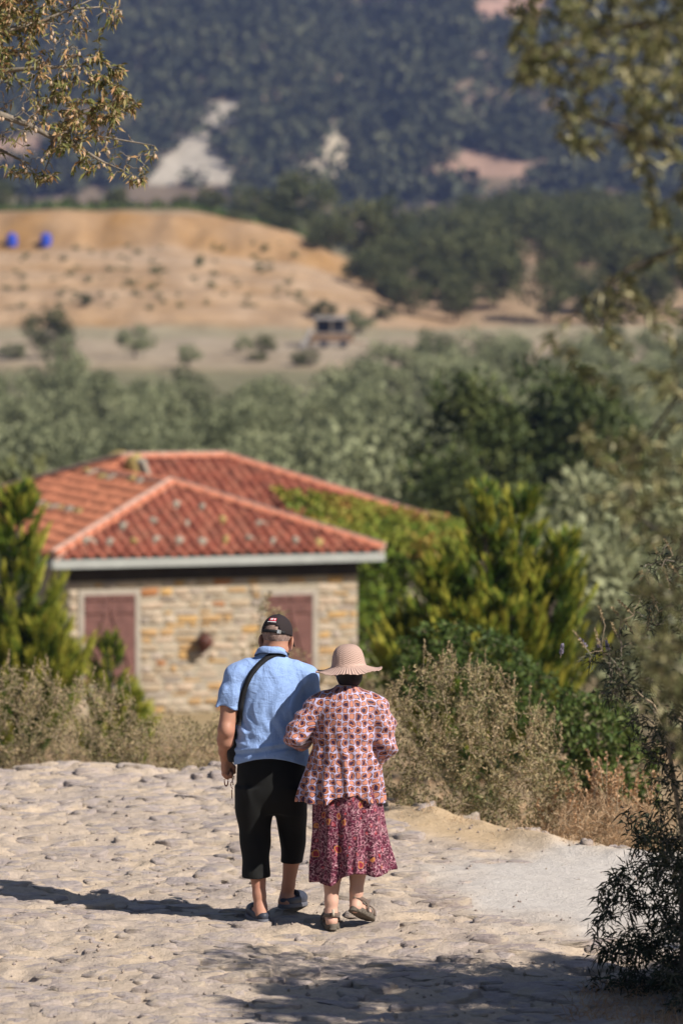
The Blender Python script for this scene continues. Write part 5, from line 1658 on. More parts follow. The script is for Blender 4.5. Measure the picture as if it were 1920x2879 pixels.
L_FOREST = m_leaf('forest_canopy', [(0.0, (0.03, 0.039, 0.02)), (0.5, (0.06, 0.068, 0.033)), (1.0, (0.11, 0.112, 0.055))], 0.1, 0.7)

def bush(name, label, cat, poly, Y, depth, base, ntar, nleaf, leafmat, L, W, tintf, spikes=0, group=None, stem_r=0.014, sag=0.05, droop=0.1, leaf_up=0.35, twigmat=None):
    """shrub: stems from a base on the ground to targets filling its volume; leaves along the twigs"""
    bx, by = base
    bz = Hs(bx, by) - 0.05
    root = empty(name, (bx, by, bz))
    T = poly_points(poly, Y, depth, ntar)
    gz = H(T[:, 0], T[:, 1]) + 0.03
    T[:, 2] = np.maximum(T[:, 2], gz)
    sk = Skel()
    b = np.array([bx, by, bz])
    c = T.mean(0)
    for k in range(7):
        tgt = T[RNG.integers(0, ntar)]
        mid = b + (tgt - b)*0.45 + RNG.normal(size=3)*0.05
        sk.limb([b + RNG.normal(size=3)*np.array([.06, .06, 0]), b*0.7 + mid*0.3 + RNG.normal(size=3)*.02, mid], stem_r, stem_r*0.5)
    sk.grow(T, rt=0.0025, seg=4, jit=0.06, sag=sag, rmax=stem_r*0.5, up=0.08)
    me = sk.mesh('stems', 4); me.transform(Matrix.Translation(-root.location)); obj('stems', me, twigmat or TWIG, root)
    p, d = sk.along(nleaf, stem_r*0.55)
    p = p + RNG.normal(size=p.shape)*0.02
    dirs = d*0.5 + RNG.normal(size=p.shape)*0.7 + np.array([0, 0, leaf_up])
    me = leaf_mesh('foliage', p, dirs, L*RNG.uniform(0.6, 1.3, nleaf), W*RNG.uniform(0.7, 1.3, nleaf), tintf(p, nleaf), droop)
    me.transform(Matrix.Translation(-root.location)); obj('foliage', me, leafmat, root)
    tag(root, label, cat, group)
    return root, sk, T

def spike_mesh(tips, length, nb, r, lean=None):
    """dry flower spikes: small buds around upright stalks"""
    pts, dr, p0, p1 = [], [], [], []
    for q in tips:
        d = unit(RNG.normal(size=3)*0.25 + np.array([0, 0, 1.0]) + (0 if lean is None else np.array(lean)))
        ln = length*RNG.uniform(0.6, 1.25)
        p0.append(q); p1.append(q + d*ln)
        for k in range(nb):
            f_ = 0.25 + 0.75*(k + RNG.random())/nb
            o = unit(np.cross(d, RNG.normal(size=3)))
            pts.append(q + d*ln*f_ + o*r*0.3*(1.15 - f_)); dr.append(o + d*0.7)
    return np.array(pts), np.array(dr), np.array(p0), np.array(p1)

def add_spikes(root, tips, length, nb, r, leafmat, tint, lean=None, stalk=0.0018, name='flower_spikes', mul=1.0):
    p, d, p0, p1 = spike_mesh(tips, length, nb, r, lean)
    V, F = leaf_arrays(p, d, r*1.3*mul, r*1.1*mul)
    me = mesh_np(name, V, F); set_attr(me, 'tint', np.repeat(tint(len(p)), 4))
    me.transform(Matrix.Translation(-root.location)); obj(name, me, leafmat, root)['kind'] = 'stuff'
    n = len(p0)
    me = tubes_mesh('stalks', p0, p1, np.full(n, stalk), np.full(n, stalk*0.6), 4)
    me.transform(Matrix.Translation(-root.location)); obj('stalks', me, TWIG, root)['kind'] = 'stuff'

rt_ = lambda lo, hi: (lambda p, n: np.clip(RNG.uniform(lo, hi, n), 0, 1))
# --- shrubs along the edge of the road, beyond the couple
r1, sk, T = bush('roadside_shrub', 'large rounded grey-brown shrub on the road edge beside the woman', 'shrub',
     [(1082, 2265), (1075, 2050), (1090, 1935), (1180, 1870), (1290, 1850), (1380, 1860), (1450, 1945), (1530, 2010), (1590, 2080), (1625, 2180), (1600, 2290), (1545, 2355), (1430, 2350), (1290, 2310)],
     25.7, 0.75, (0.85, 25.7), 700, 15000, L_DRAB, 0.034, 0.0105, lambda p, n: np.clip(0.5 + 0.22*RNG.normal(size=n) + 0.25*vnoise(p[:, 0]*3, p[:, 2]*3, seed=2), 0, 1))
up = T[T[:, 2] > np.percentile(T[:, 2], 60)]
add_spikes(r1, up[RNG.integers(0, len(up), 95)], 0.15, 26, 0.011, L_DRAB, lambda n: RNG.uniform(0.6, 1.0, n))
r2, sk, T = bush('roadside_shrub', 'low drab grey-brown scrub on the road edge to the side of the man', 'shrub',
     [(330, 2170), (300, 2090), (360, 2040), (450, 2020), (560, 2025), (700, 1990), (790, 1960), (850, 2000), (840, 2170)],
     29.2, 0.8, (-0.9, 29.2), 420, 8500, L_DRAB, 0.032, 0.009, rt_(0.25, 1.0))
r3, sk, T = bush('roadside_shrub', 'tall drab scrub in front of the golden conifer and shuttered window', 'shrub',
     [(-160, 2170), (-160, 1930), (-40, 1865), (60, 1880), (160, 1905), (270, 1900), (350, 1935), (420, 2020), (430, 2170)],
     29.6, 0.9, (-2.0, 29.6), 700, 13000, L_DRAB, 0.034, 0.009, rt_(0.2, 1.0))
up = T[T[:, 2] > np.percentile(T[:, 2], 65)]
add_spikes(r3, up[RNG.integers(0, len(up), 50)], 0.16, 22, 0.011, L_DRAB, lambda n: RNG.uniform(0.5, 1.0, n))
r4, sk, T = bush('roadside_shrub', 'thin scrub against the foot of the stone wall behind the man', 'shrub',
     [(560, 2100), (600, 1980), (700, 1800), (760, 1640), (800, 1700), (860, 1850), (1000, 1900), (1090, 1880), (1100, 2100)],
     40, 0.9, (-0.5, 40), 260, 3600, L_DRAB, 0.06, 0.018, rt_(0.3, 1.0))
r5, sk, T = bush('green_shrub', 'leafy green shrub below the golden conifer and beside the dry weeds', 'shrub',
     [(1500, 2230), (1490, 2060), (1530, 1960), (1640, 1930), (1760, 1990), (1840, 2100), (1850, 2260), (1700, 2290)],
     31, 0.8, (2.0, 31), 330, 8500, L_GREEN, 0.06, 0.028, rt_(0.1, 1.0), leaf_up=0.1)
r6, sk, T = bush('green_shrub', 'dark leafy shrub behind the large rounded roadside shrub', 'shrub',
     [(1100, 1960), (1110, 1800), (1250, 1740), (1450, 1800), (1560, 1900), (1640, 2000), (1620, 2080), (1400, 2040)],
     36, 1.0, (1.3, 36), 330, 8500, L_GREEN, 0.07, 0.03, rt_(0.0, 0.75), leaf_up=0.1)
# --- dry russet weeds and straw on the right edge
r7, sk, T = bush('dry_weeds', 'dried russet weeds and straw at the road edge beside the rounded shrub', 'weeds',
     [(1500, 2390), (1530, 2330), (1590, 2270), (1660, 2230), (1740, 2250), (1820, 2270), (1880, 2320), (1860, 2400), (1640, 2395)],
     25.3, 0.6, (1.6, 25.2), 360, 8000, L_DRY, 0.08, 0.0045, rt_(0.3, 1.0), leaf_up=0.9, droop=0.2)
top = T[T[:, 2] > np.percentile(T[:, 2], 55)]
add_spikes(r7, top[RNG.integers(0, len(top), 40)], 0.30, 22, 0.02, L_DRY, lambda n: RNG.uniform(0.0, 0.45, n), stalk=0.003)
# straw tufts as ground cover along the edge
ex = RNG.uniform(-0.4, 3.4, 6000); ey = edge_y(ex) + RNG.normal(0, 0.42, 6000) - 0.05
ez = np.where(ey < edge_y(ex), road_z(ex, ey), H(ex, ey))
dens = vnoise(ex*4, ey*4, seed=3) > 0.05 - 0.4*np.clip(ey - edge_y(ex), -1, 1)
ex, ey, ez = ex[dens], ey[dens], ez[dens]
me = leaf_mesh('dry_grass', np.stack([ex, ey, ez - 0.01], -1), np.stack([RNG.normal(0, .5, len(ex)), RNG.normal(0, .5, len(ex)), np.full(len(ex), 0.9)], -1), RNG.uniform(.03, .13, len(ex)), 0.004, 0.3 + 0.7*RNG.random(len(ex)), 0.4)
tag(obj('dry_grass', me, L_DRY), 'straw coloured dry grass along the road edge', 'grass', kind='stuff')
gx = RNG.uniform(-9, 9, 26000); gy = 24 + 50*RNG.random(26000)**1.3
m = gy > edge_y(gx) + 0.2
gx, gy = gx[m], gy[m]
me = leaf_mesh('dry_grass', np.stack([gx, gy, H(gx, gy) - 0.02], -1), np.stack([RNG.normal(0, .45, len(gx)), RNG.normal(0, .45, len(gx)), np.ones(len(gx))], -1), RNG.uniform(.1, .35, len(gx)), 0.012, RNG.random(len(gx)), 0.3)
tag(obj('dry_grass', me, L_DRY), 'tall dry grass on the slope between road and house', 'grass', kind='stuff')

# stones broken loose along the road edge
rge = np.random.default_rng(31)
for k_ in range(26):
    x_ = rge.uniform(-0.9, 1.9) if k_ > 8 else rge.uniform(-1.3, -0.6)
    y_ = float(edge_y(x_)) - rge.uniform(0.05, 0.5)
    s_ = rge.uniform(0.03, 0.085)
    o = bpy.data.objects.new('edge_stone', COBM[int(rge.integers(0, 16))]); COL.objects.link(o)
    z_ = float(road_z(np.array([x_]), np.array([y_]))[0])
    o.matrix_world = Matrix.Translation((x_, y_, z_)) @ Matrix.Rotation(rge.uniform(0, 6), 4, 'Z') @ Matrix.Diagonal((s_, s_*0.8, s_*0.45, 1))
    tag(o, 'small loose stone lying on the sandy edge of the road', 'stone', 'loose stones along the road edge')
# --- golden conifers
def conifer(name, label, base, height, rad, nb, nl, spires, seed, lean=0.0):
    bx, by = base; bz = Hs(bx, by) - 0.1
    rg = np.random.default_rng(seed)
    root = empty(name, (bx, by, bz))
    p0, p1, r0, r1 = [], [], [], []
    for (sx, sy, sh) in spires:
        p0.append((sx*0.3, sy*0.3, 0)); p1.append((sx, sy, sh*height)); r0.append(0.09); r1.append(0.012)
    obj('trunk', tubes_mesh('trunk', p0, p1, np.array(r0), np.array(r1), 7), BARK_D, root)
    P_, D_, Tn, Ls = [], [], [], []
    bp0, bp1 = [], []
    for b in range(nb):
        sx, sy, sh = spires[rg.integers(0, len(spires))]
        f_ = rg.random()**0.9
        z0 = (0.03 + 0.95*f_) * sh*height
        a_ = rg.uniform(0, 2*math.pi)
        prof = (1 - f_)**1.0 * (0.55 + 0.45*min(1, f_*6)) + 0.09
        rr = rad * prof * rg.uniform(0.65, 1.15)
        cx = sx*(0.3 + 0.7*z0/(sh*height)); cy = sy*(0.3 + 0.7*z0/(sh*height))
        st = np.array([cx, cy, z0]); out = np.array([math.cos(a_), math.sin(a_), 0])
        n = int(nl * (0.5 + rr/rad))
        t_ = np.linspace(0.15, 1, n) ** 0.8
        rise = rg.uniform(0.7, 1.35)
        cen = st + out*rr*t_[:, None] + np.array([0, 0, 1.0])*(rise*rr*t_**1.7)[:, None]
        bp0.append(st); bp1.append(cen[n//2])
        w = 0.075*rad*(1.12 - t_)[:, None] + 0.012
        P_.append(cen + rg.normal(size=(n, 3))*w*0.55)
        D_.append(out + np.array([0, 0, 1.0])*(0.6 + rise*1.5*t_[:, None]) + rg.normal(size=(n, 3))*0.32)
        Tn.append(np.clip(0.10 + 0.87*t_**1.5 + rg.normal(size=n)*0.15 + rg.uniform(-.15, .15), 0, 1)); Ls.append(np.full(n, 1.0))  # yellow tips; shade in the core is put into the darker inner tint
    Pn = np.concatenate(P_); nn = len(Pn)
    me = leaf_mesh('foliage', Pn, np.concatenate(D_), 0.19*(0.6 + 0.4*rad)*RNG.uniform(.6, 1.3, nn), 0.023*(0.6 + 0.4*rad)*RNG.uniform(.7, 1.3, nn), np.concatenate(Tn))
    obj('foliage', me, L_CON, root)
    o = obj('limbs', tubes_mesh('limbs', bp0, bp1, np.full(len(bp0), 0.018), np.full(len(bp0), 0.006), 4), BARK_D, root); o['kind'] = 'stuff'
    tag(root, label, 'conifer')
    return root
q = P(70, 1380, 56.0)
conifer('golden_conifer', 'yellow-green pointed conifer standing before the shutters of the stone house', (q.x - 0.6, 56.0), q.z - Hs(q.x, 56.0) + 0.1, 1.25, 560, 95, [(0.55, 0, 1.0), (-0.3, 0.2, 0.70), (0.95, -.2, 0.55), (-1.0, 0, 0.6), (1.1, 0.1, 0.42)], 1)
q = P(310, 1790, 52.0)
conifer('golden_conifer', 'small yellow-green conifer under the shuttered window, beside the bigger one', (q.x, 52.0), q.z - Hs(q.x, 52.0) + 0.1, 0.6, 160, 45, [(0, 0, 1.0), (0.3, 0, .6)], 2)
q = P(1365, 1372, 50.0)
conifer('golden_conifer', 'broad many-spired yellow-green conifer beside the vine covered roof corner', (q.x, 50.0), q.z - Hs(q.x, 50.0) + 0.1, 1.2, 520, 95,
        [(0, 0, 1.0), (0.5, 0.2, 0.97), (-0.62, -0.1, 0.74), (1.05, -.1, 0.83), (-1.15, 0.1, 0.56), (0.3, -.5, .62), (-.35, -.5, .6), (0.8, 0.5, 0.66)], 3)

# --- vine on the roof and ivy at the corner
def in_vine(p):
    x, y = proj(p)
    return in_poly([(755, 1365), (880, 1385), (1000, 1400), (1150, 1435), (1260, 1455), (1330, 1480), (1345, 1560), (1220, 1640), (1150, 1700), (1085, 1640), (1078, 1555), (950, 1500), (840, 1440)], x, y)
uu = RNG.uniform(3.5, 11.2, 24000); vv = RNG.uniform(1.5, 10, 24000)
rd = roof_d(uu, vv)
zz = EAVE + np.where(rd > 0, TAN*rd, -0.25*RNG.random(24000)*np.maximum(0.3, -rd)) + RNG.uniform(0.08, 0.32, 24000)
p = np.stack([HO.x + uu*CU[0] + vv*CV[0], HO.y + uu*CU[1] + vv*CV[1], BASE_Z + zz], -1)
k = in_vine(p) & (vnoise(uu*1.7, vv*1.7, seed=4) > -0.55)
pa = p[k][:11000]
n2 = 7000
uu = RNG.uniform(6.6, 9.4, n2); vv = RNG.uniform(0.2, 5.6, n2)
zz = EAVE*RNG.random(n2)**0.7 + 0.15 + 0.2*vnoise(uu*2, vv*2, seed=6)
m = (uu > 6.62 + 0.25*vnoise(vv*2, zz*2, seed=8)) & (vv > 0.6 + 1.2*(uu - 6.6)*0.6 + 0.5*vnoise(uu*1.5, zz*1.5, seed=9))
pb = np.stack([HO.x + uu*CU[0] + vv*CV[0], HO.y + uu*CU[1] + vv*CV[1], BASE_Z + zz], -1)[m]
pv2 = np.concatenate([pa, pb])
tn = np.concatenate([np.clip(0.52 + 0.3*vnoise(pa[:, 0]*1.1, pa[:, 1]*1.1, seed=11) + RNG.normal(0, .14, len(pa)), 0, 1), np.clip(RNG.uniform(0, .45, len(pb)), 0, 1)])
vroot = empty('climbing_vine', h2w(7.0, 3.0, 0.0))
off = -Vector(vroot.location)
dirs = RNG.normal(size=pv2.shape)*0.7 + np.array([0.2, -0.6, 0.25])
me = leaf_mesh('foliage', pv2, dirs, RNG.uniform(.09, .19, len(pv2)), RNG.uniform(.08, .15, len(pv2)), tn, 0.3)
me.transform(Matrix.Translation(off)); obj('foliage', me, L_VINE, vroot)
sk = Skel(); b = np.array(h2w(7.05, 2.5, 0.0))
sk.limb([b, b + np.array([.1, .1, 1.2]), b + np.array([-.05, .1, 2.4]), np.array(h2w(7.0, 2.8, EAVE + .15))], 0.05, 0.03)
sk.grow(pv2[RNG.integers(0, len(pv2), 140)], rt=0.006, rmax=0.03)
me = sk.mesh('stems', 4); me.transform(Matrix.Translation(off)); obj('stems', me, BARK_D, vroot)
tag(vroot, 'yellowing vine spreading over the red roof and down beside the house corner', 'vine')

# --- almond tree whose twigs reach in at the upper left
AY = 24.0
atree = empty('almond_tree', (-5.6, AY + 0.3, Hs(-5.6, AY) - 0.05))
sk = Skel()
g0 = np.array([-5.6, AY + 0.3, float(atree.location.z)])
tr = sk.limb([g0, g0 + np.array([0.1, 0, 0.8]), g0 + np.array([0.3, -0.05, 1.7]), g0 + np.array([0.45, 0, 2.6])], 0.15, 0.1)
def AP(px, py, dy=0.0): return np.array(P(px, py, AY + dy))
l1 = sk.limb([AP(-900, 430), AP(-400, 330, .1), AP(0, 322), AP(80, 350), AP(150, 388), AP(230, 420, -.1), AP(290, 455), AP(350, 480)], 0.032, 0.004, tr)
sk.limb([AP(190, 372, .05), AP(250, 345), AP(320, 322), AP(385, 290)], 0.011, 0.004, l1 - 3)
sk.limb([AP(150, 395), AP(142, 440, .05), AP(120, 500)], 0.009, 0.003, l1 - 3)
sk.limb([AP(210, 395), AP(290, 385), AP(380, 400), AP(435, 410)], 0.009, 0.003, l1 - 2)
l2 = sk.limb([AP(-700, 250, .2), AP(-250, 190, .2), AP(0, 200, .1), AP(120, 190), AP(220, 185), AP(285, 165)], 0.026, 0.003, tr)
l3 = sk.limb([AP(-600, 60, -.2), AP(-200, 90, -.3), AP(0, 90, -.2), AP(120, 60, -.1), AP(200, 25, -.1), AP(300, -20, 0)], 0.026, 0.004, tr)
sk.limb([AP(200, 25, -.1), AP(280, 20), AP(345, 30)], 0.008, 0.003, l3 - 1)
sk.limb([AP(-800, 560, .3), AP(-300, 430, .3), AP(0, 420, .2), AP(60, 450, .1), AP(110, 500)], 0.02, 0.003, tr)
l4 = sk.limb([AP(-900, -300, .1), AP(-500, -500, .2), AP(-200, -600)], 0.07, 0.03, tr)
apoly = [(-500, -300), (330, -300), (352, 20), (345, 60), (285, 90), (285, 160), (300, 200), (330, 165), (352, 170), (360, 260), (390, 300), (330, 350), (380, 390), (445, 420), (410, 470), (430, 500), (395, 540), (330, 500), (260, 490), (190, 480), (100, 520), (0, 470), (-500, 560)]
def adens(x, y): return np.where(x < -60, 0.5, np.clip(1.15 - (y - 250)/420, 0.3, 1))
T = poly_points(apoly, AY, 0.55, 1300, adens)
sk.grow(T, rt=0.0024, seg=4, jit=0.07, rmax=0.012, sag=0.03)
me = sk.mesh('trunk', 5); me.transform(Matrix.Translation(-atree.location)); obj('trunk', me, BARK_G, atree)
p, d = sk.along(26000, 0.006)
k = RNG.random(len(p)) < np.clip(0.5 + 1.6*(vnoise(p[:, 0]*3, p[:, 2]*3, seed=14) + 0.35), 0.1, 1)
p, d = p[k], d[k]
me = leaf_mesh('foliage', p, d*0.6 + RNG.normal(size=p.shape)*0.6 + np.array([0, 0, -0.35]), 0.055*RNG.uniform(.6, 1.3, len(p)), 0.015*RNG.uniform(.7, 1.3, len(p)), np.clip(RNG.beta(1.6, 1.7, len(p)) + 0.1*vnoise(p[:, 0]*4, p[:, 2]*4, seed=15), 0, 1), 0.2)
me.transform(Matrix.Translation(-atree.location)); obj('crown', me, L_ALM, atree)
# dry almond husks
am = bpy.data.meshes.new('almond'); bm = bmesh.new(); bmesh.ops.create_icosphere(bm, subdivisions=1, radius=1.0)
for v in bm.verts: v.co = Vector((v.co.x*0.011, v.co.y*0.009, v.co.z*0.018))
bm.to_mesh(am); bm.free(); am.polygons.foreach_set('use_smooth', np.ones(len(am.polygons), bool))
am.materials.append(m_plain('almond_husk', (0.44, 0.32, 0.22), 0.85, 0.2, 30))
p, d = sk.along(420, 0.005)
for q in p:
    x, y = proj(q)
    if x < -60: continue
    o = obj('almond', am, None, atree); o.location = Vector(q) + Vector((0, 0, -0.018)) - atree.location; o.rotation_euler = (RNG.uniform(-.5, .5), RNG.uniform(-.5, .5), 0)
tag(atree, 'almond tree with dry husks and yellowing leaves, its twigs hanging over the road', 'tree')

# --- olive tree close by on the right
OY = 11.3
otree = empty('olive_tree', (2.15, OY + 0.2, Hs(2.15, OY) - 0.05))
sk = Skel()
g0 = np.array(otree.location)
tr = sk.limb([g0, g0 + np.array([-.05, 0, .6]), g0 + np.array([.08, -.05, 1.3]), g0 + np.array([0, 0, 2.0])], 0.17, 0.11)
def OP(px, py, dy=0.0): return np.array(P(px, py, OY + dy))
sk.limb([OP(2400, 500), OP(2100, 200, .1), OP(1850, 60, .2), OP(1650, 90, .2), OP(1520, 160)], 0.02, 0.003, tr)
sk.limb([OP(2300, 700), OP(2000, 480), OP(1800, 380), OP(1650, 330), OP(1560, 300)], 0.016, 0.003, tr)
sk.limb([OP(2300, 1000), OP(2050, 760), OP(1900, 700), OP(1760, 760), OP(1640, 850), OP(1540, 960)], 0.012, 0.002, tr)
sk.limb([OP(2300, 1200, -.2), OP(2080, 1020, -.2), OP(1900, 1120), OP(1800, 1260), OP(1740, 1400)], 0.012, 0.002, tr)
sk.limb([OP(2350, 1500, .2), OP(2100, 1350, .2), OP(1930, 1480), OP(1880, 1700), OP(1860, 1900)], 0.012, 0.002, tr)
T1 = poly_points([(1415, -150), (1430, 60), (1415, 190), (1450, 235), (1540, 260), (1590, 400), (1650, 420), (1760, 380), (1790, 480), (1830, 600), (2300, 640), (2700, 300), (2500, -500), (1500, -500)], OY, 0.9, 750, lambda x, y: np.where(x > 1980, 0.7, 1.0))
T2 = poly_points([(1830, 600), (1780, 720), (1640, 820), (1500, 940), (1490, 1010), (1600, 1090), (1640, 1250), (1640, 1420), (1690, 1560), (1790, 1700), (1800, 1950), (1860, 2150), (2300, 2200), (2500, 600)], OY + 0.1, 0.7, 300, lambda x, y: np.clip(0.12 + (x - 1500)/460, 0.08, 1))
sk.grow(np.concatenate([T1, T2]), rt=0.0016, seg=4, jit=0.05, rmax=0.01, sag=0.08)
me = sk.mesh('trunk', 6); me.transform(Matrix.Translation(-otree.location)); obj('trunk', me, BARK_D, otree)
p, d = sk.along(20000, 0.004)
me = leaf_mesh('crown', p, d*0.8 + RNG.normal(size=p.shape)*0.5, 0.05*RNG.uniform(.6, 1.25, len(p)), 0.0115*RNG.uniform(.7, 1.3, len(p)), np.clip(RNG.beta(1.3, 1.5, len(p)), 0, 1), 0.1)
me.transform(Matrix.Translation(-otree.location)); obj('crown', me, L_OLIVE, otree)
tag(otree, 'olive tree overhanging the road, its drooping twigs out of focus', 'tree')

# --- shade tree to the right, out of the frame, whose shadow lies on the road
def shade_tree(x, y, label, rc, zc, nl, seed):
    rg = np.random.default_rng(seed)
    z0 = Hs(x, y) - 0.05
    root = empty('olive_tree', (x, y, z0))
    sk = Skel(); g0 = np.array([x, y, z0]); c = np.array([x, y, z0 + zc])
    tr = sk.limb([g0, g0 + np.array([.05, 0, .5]), g0 + np.array([-.05, .1, 1.1]), g0 + np.array([0, 0, zc - rc*0.5])], 0.16, 0.1)
    T = c + unit(rg.normal(size=(260, 3))) * (rc*rg.random((260, 1))**0.4) * np.array([1, 1, 0.75])
    sk.grow(T, rt=0.003, seg=4, jit=0.06, rmax=0.05)
    me = sk.mesh('trunk', 6); me.transform(Matrix.Translation(-root.location)); obj('trunk', me, BARK_D, root)
    p, d = sk.along(nl, 0.02)
    p = p + rg.normal(size=p.shape)*0.05
    me = leaf_mesh('crown', p, d*0.8 + rg.normal(size=p.shape)*0.6, 0.10, 0.04, rg.random(len(p)), 0.1)
    me.transform(Matrix.Translation(-root.location)); obj('crown', me, L_OLIVE, root)
    tag(root, label, 'tree')
shade_tree(5.1, 15.35, 'round crowned olive tree whose shade falls across the road', 1.75, 3.2, 46000, 41)
shade_tree(6.5, 15.6, 'broad olive tree standing back from the road beside the round crowned one', 1.9, 3.5, 46000, 42)

# --- lance-leaved chaste tree at the right edge, with flower spikes
r8, sk, T = bush('chaste_tree', 'tall dark shrub with narrow leaves and thin dry flower spikes at the road edge', 'shrub',
     [(1905, 1500), (1800, 1600), (1740, 1740), (1640, 1860), (1690, 1960), (1790, 2080), (1825, 2250), (1840, 2420), (1830, 2700), (1860, 2860), (2250, 2860), (2350, 1900), (2250, 1500)],
     18.3, 0.5, (1.8, 18.3), 760, 12500, L_VITEX, 0.06, 0.0095, rt_(0.0, 0.85), stem_r=0.03, leaf_up=0.0, droop=0.25, twigmat=BARK_G)
tips = [np.array(P(a_, b_, 18.3 + RNG.uniform(-.2, .2))) for a_, b_ in [(1655, 1835), (1690, 1830), (1715, 1840), (1700, 1760), (1735, 1790), (1790, 1800), (1745, 1740), (1800, 1660), (1830, 1650), (1880, 1640), (1890, 1560), (1850, 1720), (1900, 1700), (1820, 1760), (1780, 1730), (1860, 1580), (1910, 1620)]]
add_spikes(r8, tips, 0.11, 46, 0.0075, L_DRAB, lambda n: RNG.uniform(0.5, 1.0, n), lean=(-0.5, 0, 0), stalk=0.0022)
tk = Skel(); tk.limb([np.array([1.74, 18.6, -0.05]), np.array([1.72, 18.6, 0.5]), np.array([1.75, 18.58, 1.0]), np.array([1.82, 18.55, 1.6])], 0.085, 0.05)
me = tk.mesh('trunk', 9); me.transform(Matrix.Translation(-r8.location)); obj('trunk', me, BARK_D, r8)
sk2 = Skel(); b = np.array(P(1870, 2050, 18.3)); sk2.limb([np.array([1.78, 18.3, 0.0]), b], 0.02, 0.01); sk2.grow(np.array(tips), rt=0.002, rmax=0.006)
me = sk2.mesh('stems', 4); me.transform(Matrix.Translation(-r8.location)); obj('stems', me, TWIG, r8)
L_LIL = m_leaf('lilac_flower', [(0, (0.30, 0.26, 0.36)), (1, (0.52, 0.47, 0.6))])
add_spikes(r8, [np.array(P(a_, b_, 18.3)) for a_, b_ in [(1652, 1828), (1684, 1830), (1712, 1835), (1574, 1850)]], 0.06, 60, 0.009, L_LIL, lambda n: RNG.random(n), name='flowers')
r9, sk, T = bush('lance_leaf_shrub', 'low dark shrub with narrow leaves growing over the dusty road edge', 'shrub',
     [(1645, 2590), (1690, 2560), (1680, 2500), (1735, 2440), (1760, 2330), (1770, 2230), (1840, 2330), (1900, 2340), (2100, 2400), (2100, 2890), (1780, 2840), (1650, 2745), (1690, 2680)],
     19.0, 0.4, (1.8, 18.9), 420, 5600, L_VITEX, 0.068, 0.0105, rt_(0.0, 0.7), stem_r=0.014, leaf_up=0.0, droop=0.25, sag=0.1, twigmat=BARK_D)
gx = RNG.uniform(1.0, 2.6, 3200); gy = RNG.uniform(17.4, 19.6, 3200)
m = gx > 1.3 + 0.3*vnoise(gy*2, gx*2, seed=5) + np.maximum(0, gy - 18.8)*0.5
gx, gy = gx[m], gy[m]
me = leaf_mesh('dry_grass', np.stack([gx, gy, road_z(gx, gy) - 0.01], -1), np.stack([RNG.normal(0, .6, len(gx)), RNG.normal(0, .6, len(gx)), np.full(len(gx), .8)], -1), RNG.uniform(.06, .2, len(gx)), 0.004, RNG.random(len(gx))*0.6, 0.4)
tag(obj('dry_grass', me, L_DRY), 'brown dry grass under the dark lance-leaved shrub', 'grass', kind='stuff')
# ------------------------------------------------------------------ trees of the valley and hills
def crown_mesh(name, seed, nclump, nleaf, size, rx=1.0, rz=0.75, lump=0.35, lsize=0.12, flat=False, tall=False):
    """unit-radius crown of leaf clumps"""
    rg = np.random.default_rng(seed)
    d = unit(rg.normal(size=(nclump, 3))); rr = rg.uniform(0.55, 0.92, (nclump, 1))
    c = d*rr*np.array([rx, rx, rz]); c[:, 2] += rz*0.95
    if tall: c[:, :2] *= np.clip(1.15 - 0.45*c[:, 2:3]/(2*rz), 0.3, 1.1)
    cs = lump*rg.uniform(0.6, 1.15, nclump)
    k = rg.integers(0, nclump, nleaf)
    dd = unit(rg.normal(size=(nleaf, 3)))
    p = c[k] + dd*(cs[k]*rg.random(nleaf)**0.35)[:, None]*np.array([1, 1, 0.8])
    tint = np.clip(0.45 + rg.normal(size=nleaf)*0.13 + (rg.random(nclump)*0.5 - 0.25)[k], 0, 1)
    return leaf_mesh(name, p, dd*0.9 + rg.normal(size=(nleaf, 3))*0.6, lsize*rg.uniform(.7, 1.3, nleaf), lsize*0.7*rg.uniform(.7, 1.3, nleaf), tint)
def trunk_mesh(name, seed, h=0.9, r=0.07):
    rg = np.random.default_rng(seed)
    sk = Skel()
    t0 = sk.limb([(0, 0, -0.1), (rg.uniform(-.05, .05), 0, h*0.4), (rg.uniform(-.08, .08), rg.uniform(-.05, .05), h*0.75)], r, r*0.7)
    sk.grow(unit(rg.normal(size=(9, 3)))*np.array([.7, .7, .35]) + np.array([0, 0, h + 0.15]), rt=0.012, rmax=r*0.5)
    return sk.mesh(name, 6)
VAR = {}
for kind, lm, args in (('olive', L_OLIVEF, dict(nclump=20, nleaf=2600, size=1, rz=0.74, lump=0.36, lsize=0.10)), ('oak', L_OAK, dict(nclump=30, nleaf=1700, size=1, rz=0.8, lump=0.38, lsize=0.13)),
                       ('pine', L_PINE, dict(nclump=46, nleaf=5200, size=1, rz=1.15, lump=0.30, lsize=0.085, tall=True)), ('shrub', L_GREEN, dict(nclump=12, nleaf=420, size=1, rz=0.6, lump=0.42, lsize=0.2))):
    VAR[kind] = []
    for s in range(4):
        cm = crown_mesh('crown', 900 + s*7 + len(kind), **args); cm.materials.append(lm)
        tm = trunk_mesh('trunk', 950 + s); tm.materials.append(BARK_D)
        VAR[kind].append((cm, tm))
def tree(kind, name, x, y, r, label, group=None, var=None, zs=1.0, cat='tree', lift=0.45, rz=None):
    z = Hs(x, y)
    v = RNG.integers(0, 4) if var is None else var
    root = empty(name, (x, y, z)); root.rotation_euler[2] = RNG.uniform(0, 6.28) if rz is None else rz; root.scale = (r, r, r*zs)
    cm, tm = VAR[kind][int(v)]
    o = obj('crown', cm, None, root); o.location = (0, 0, lift)
    if lift > 0.1: obj('trunk', tm, None, root)
    return tag(root, label, cat, group)
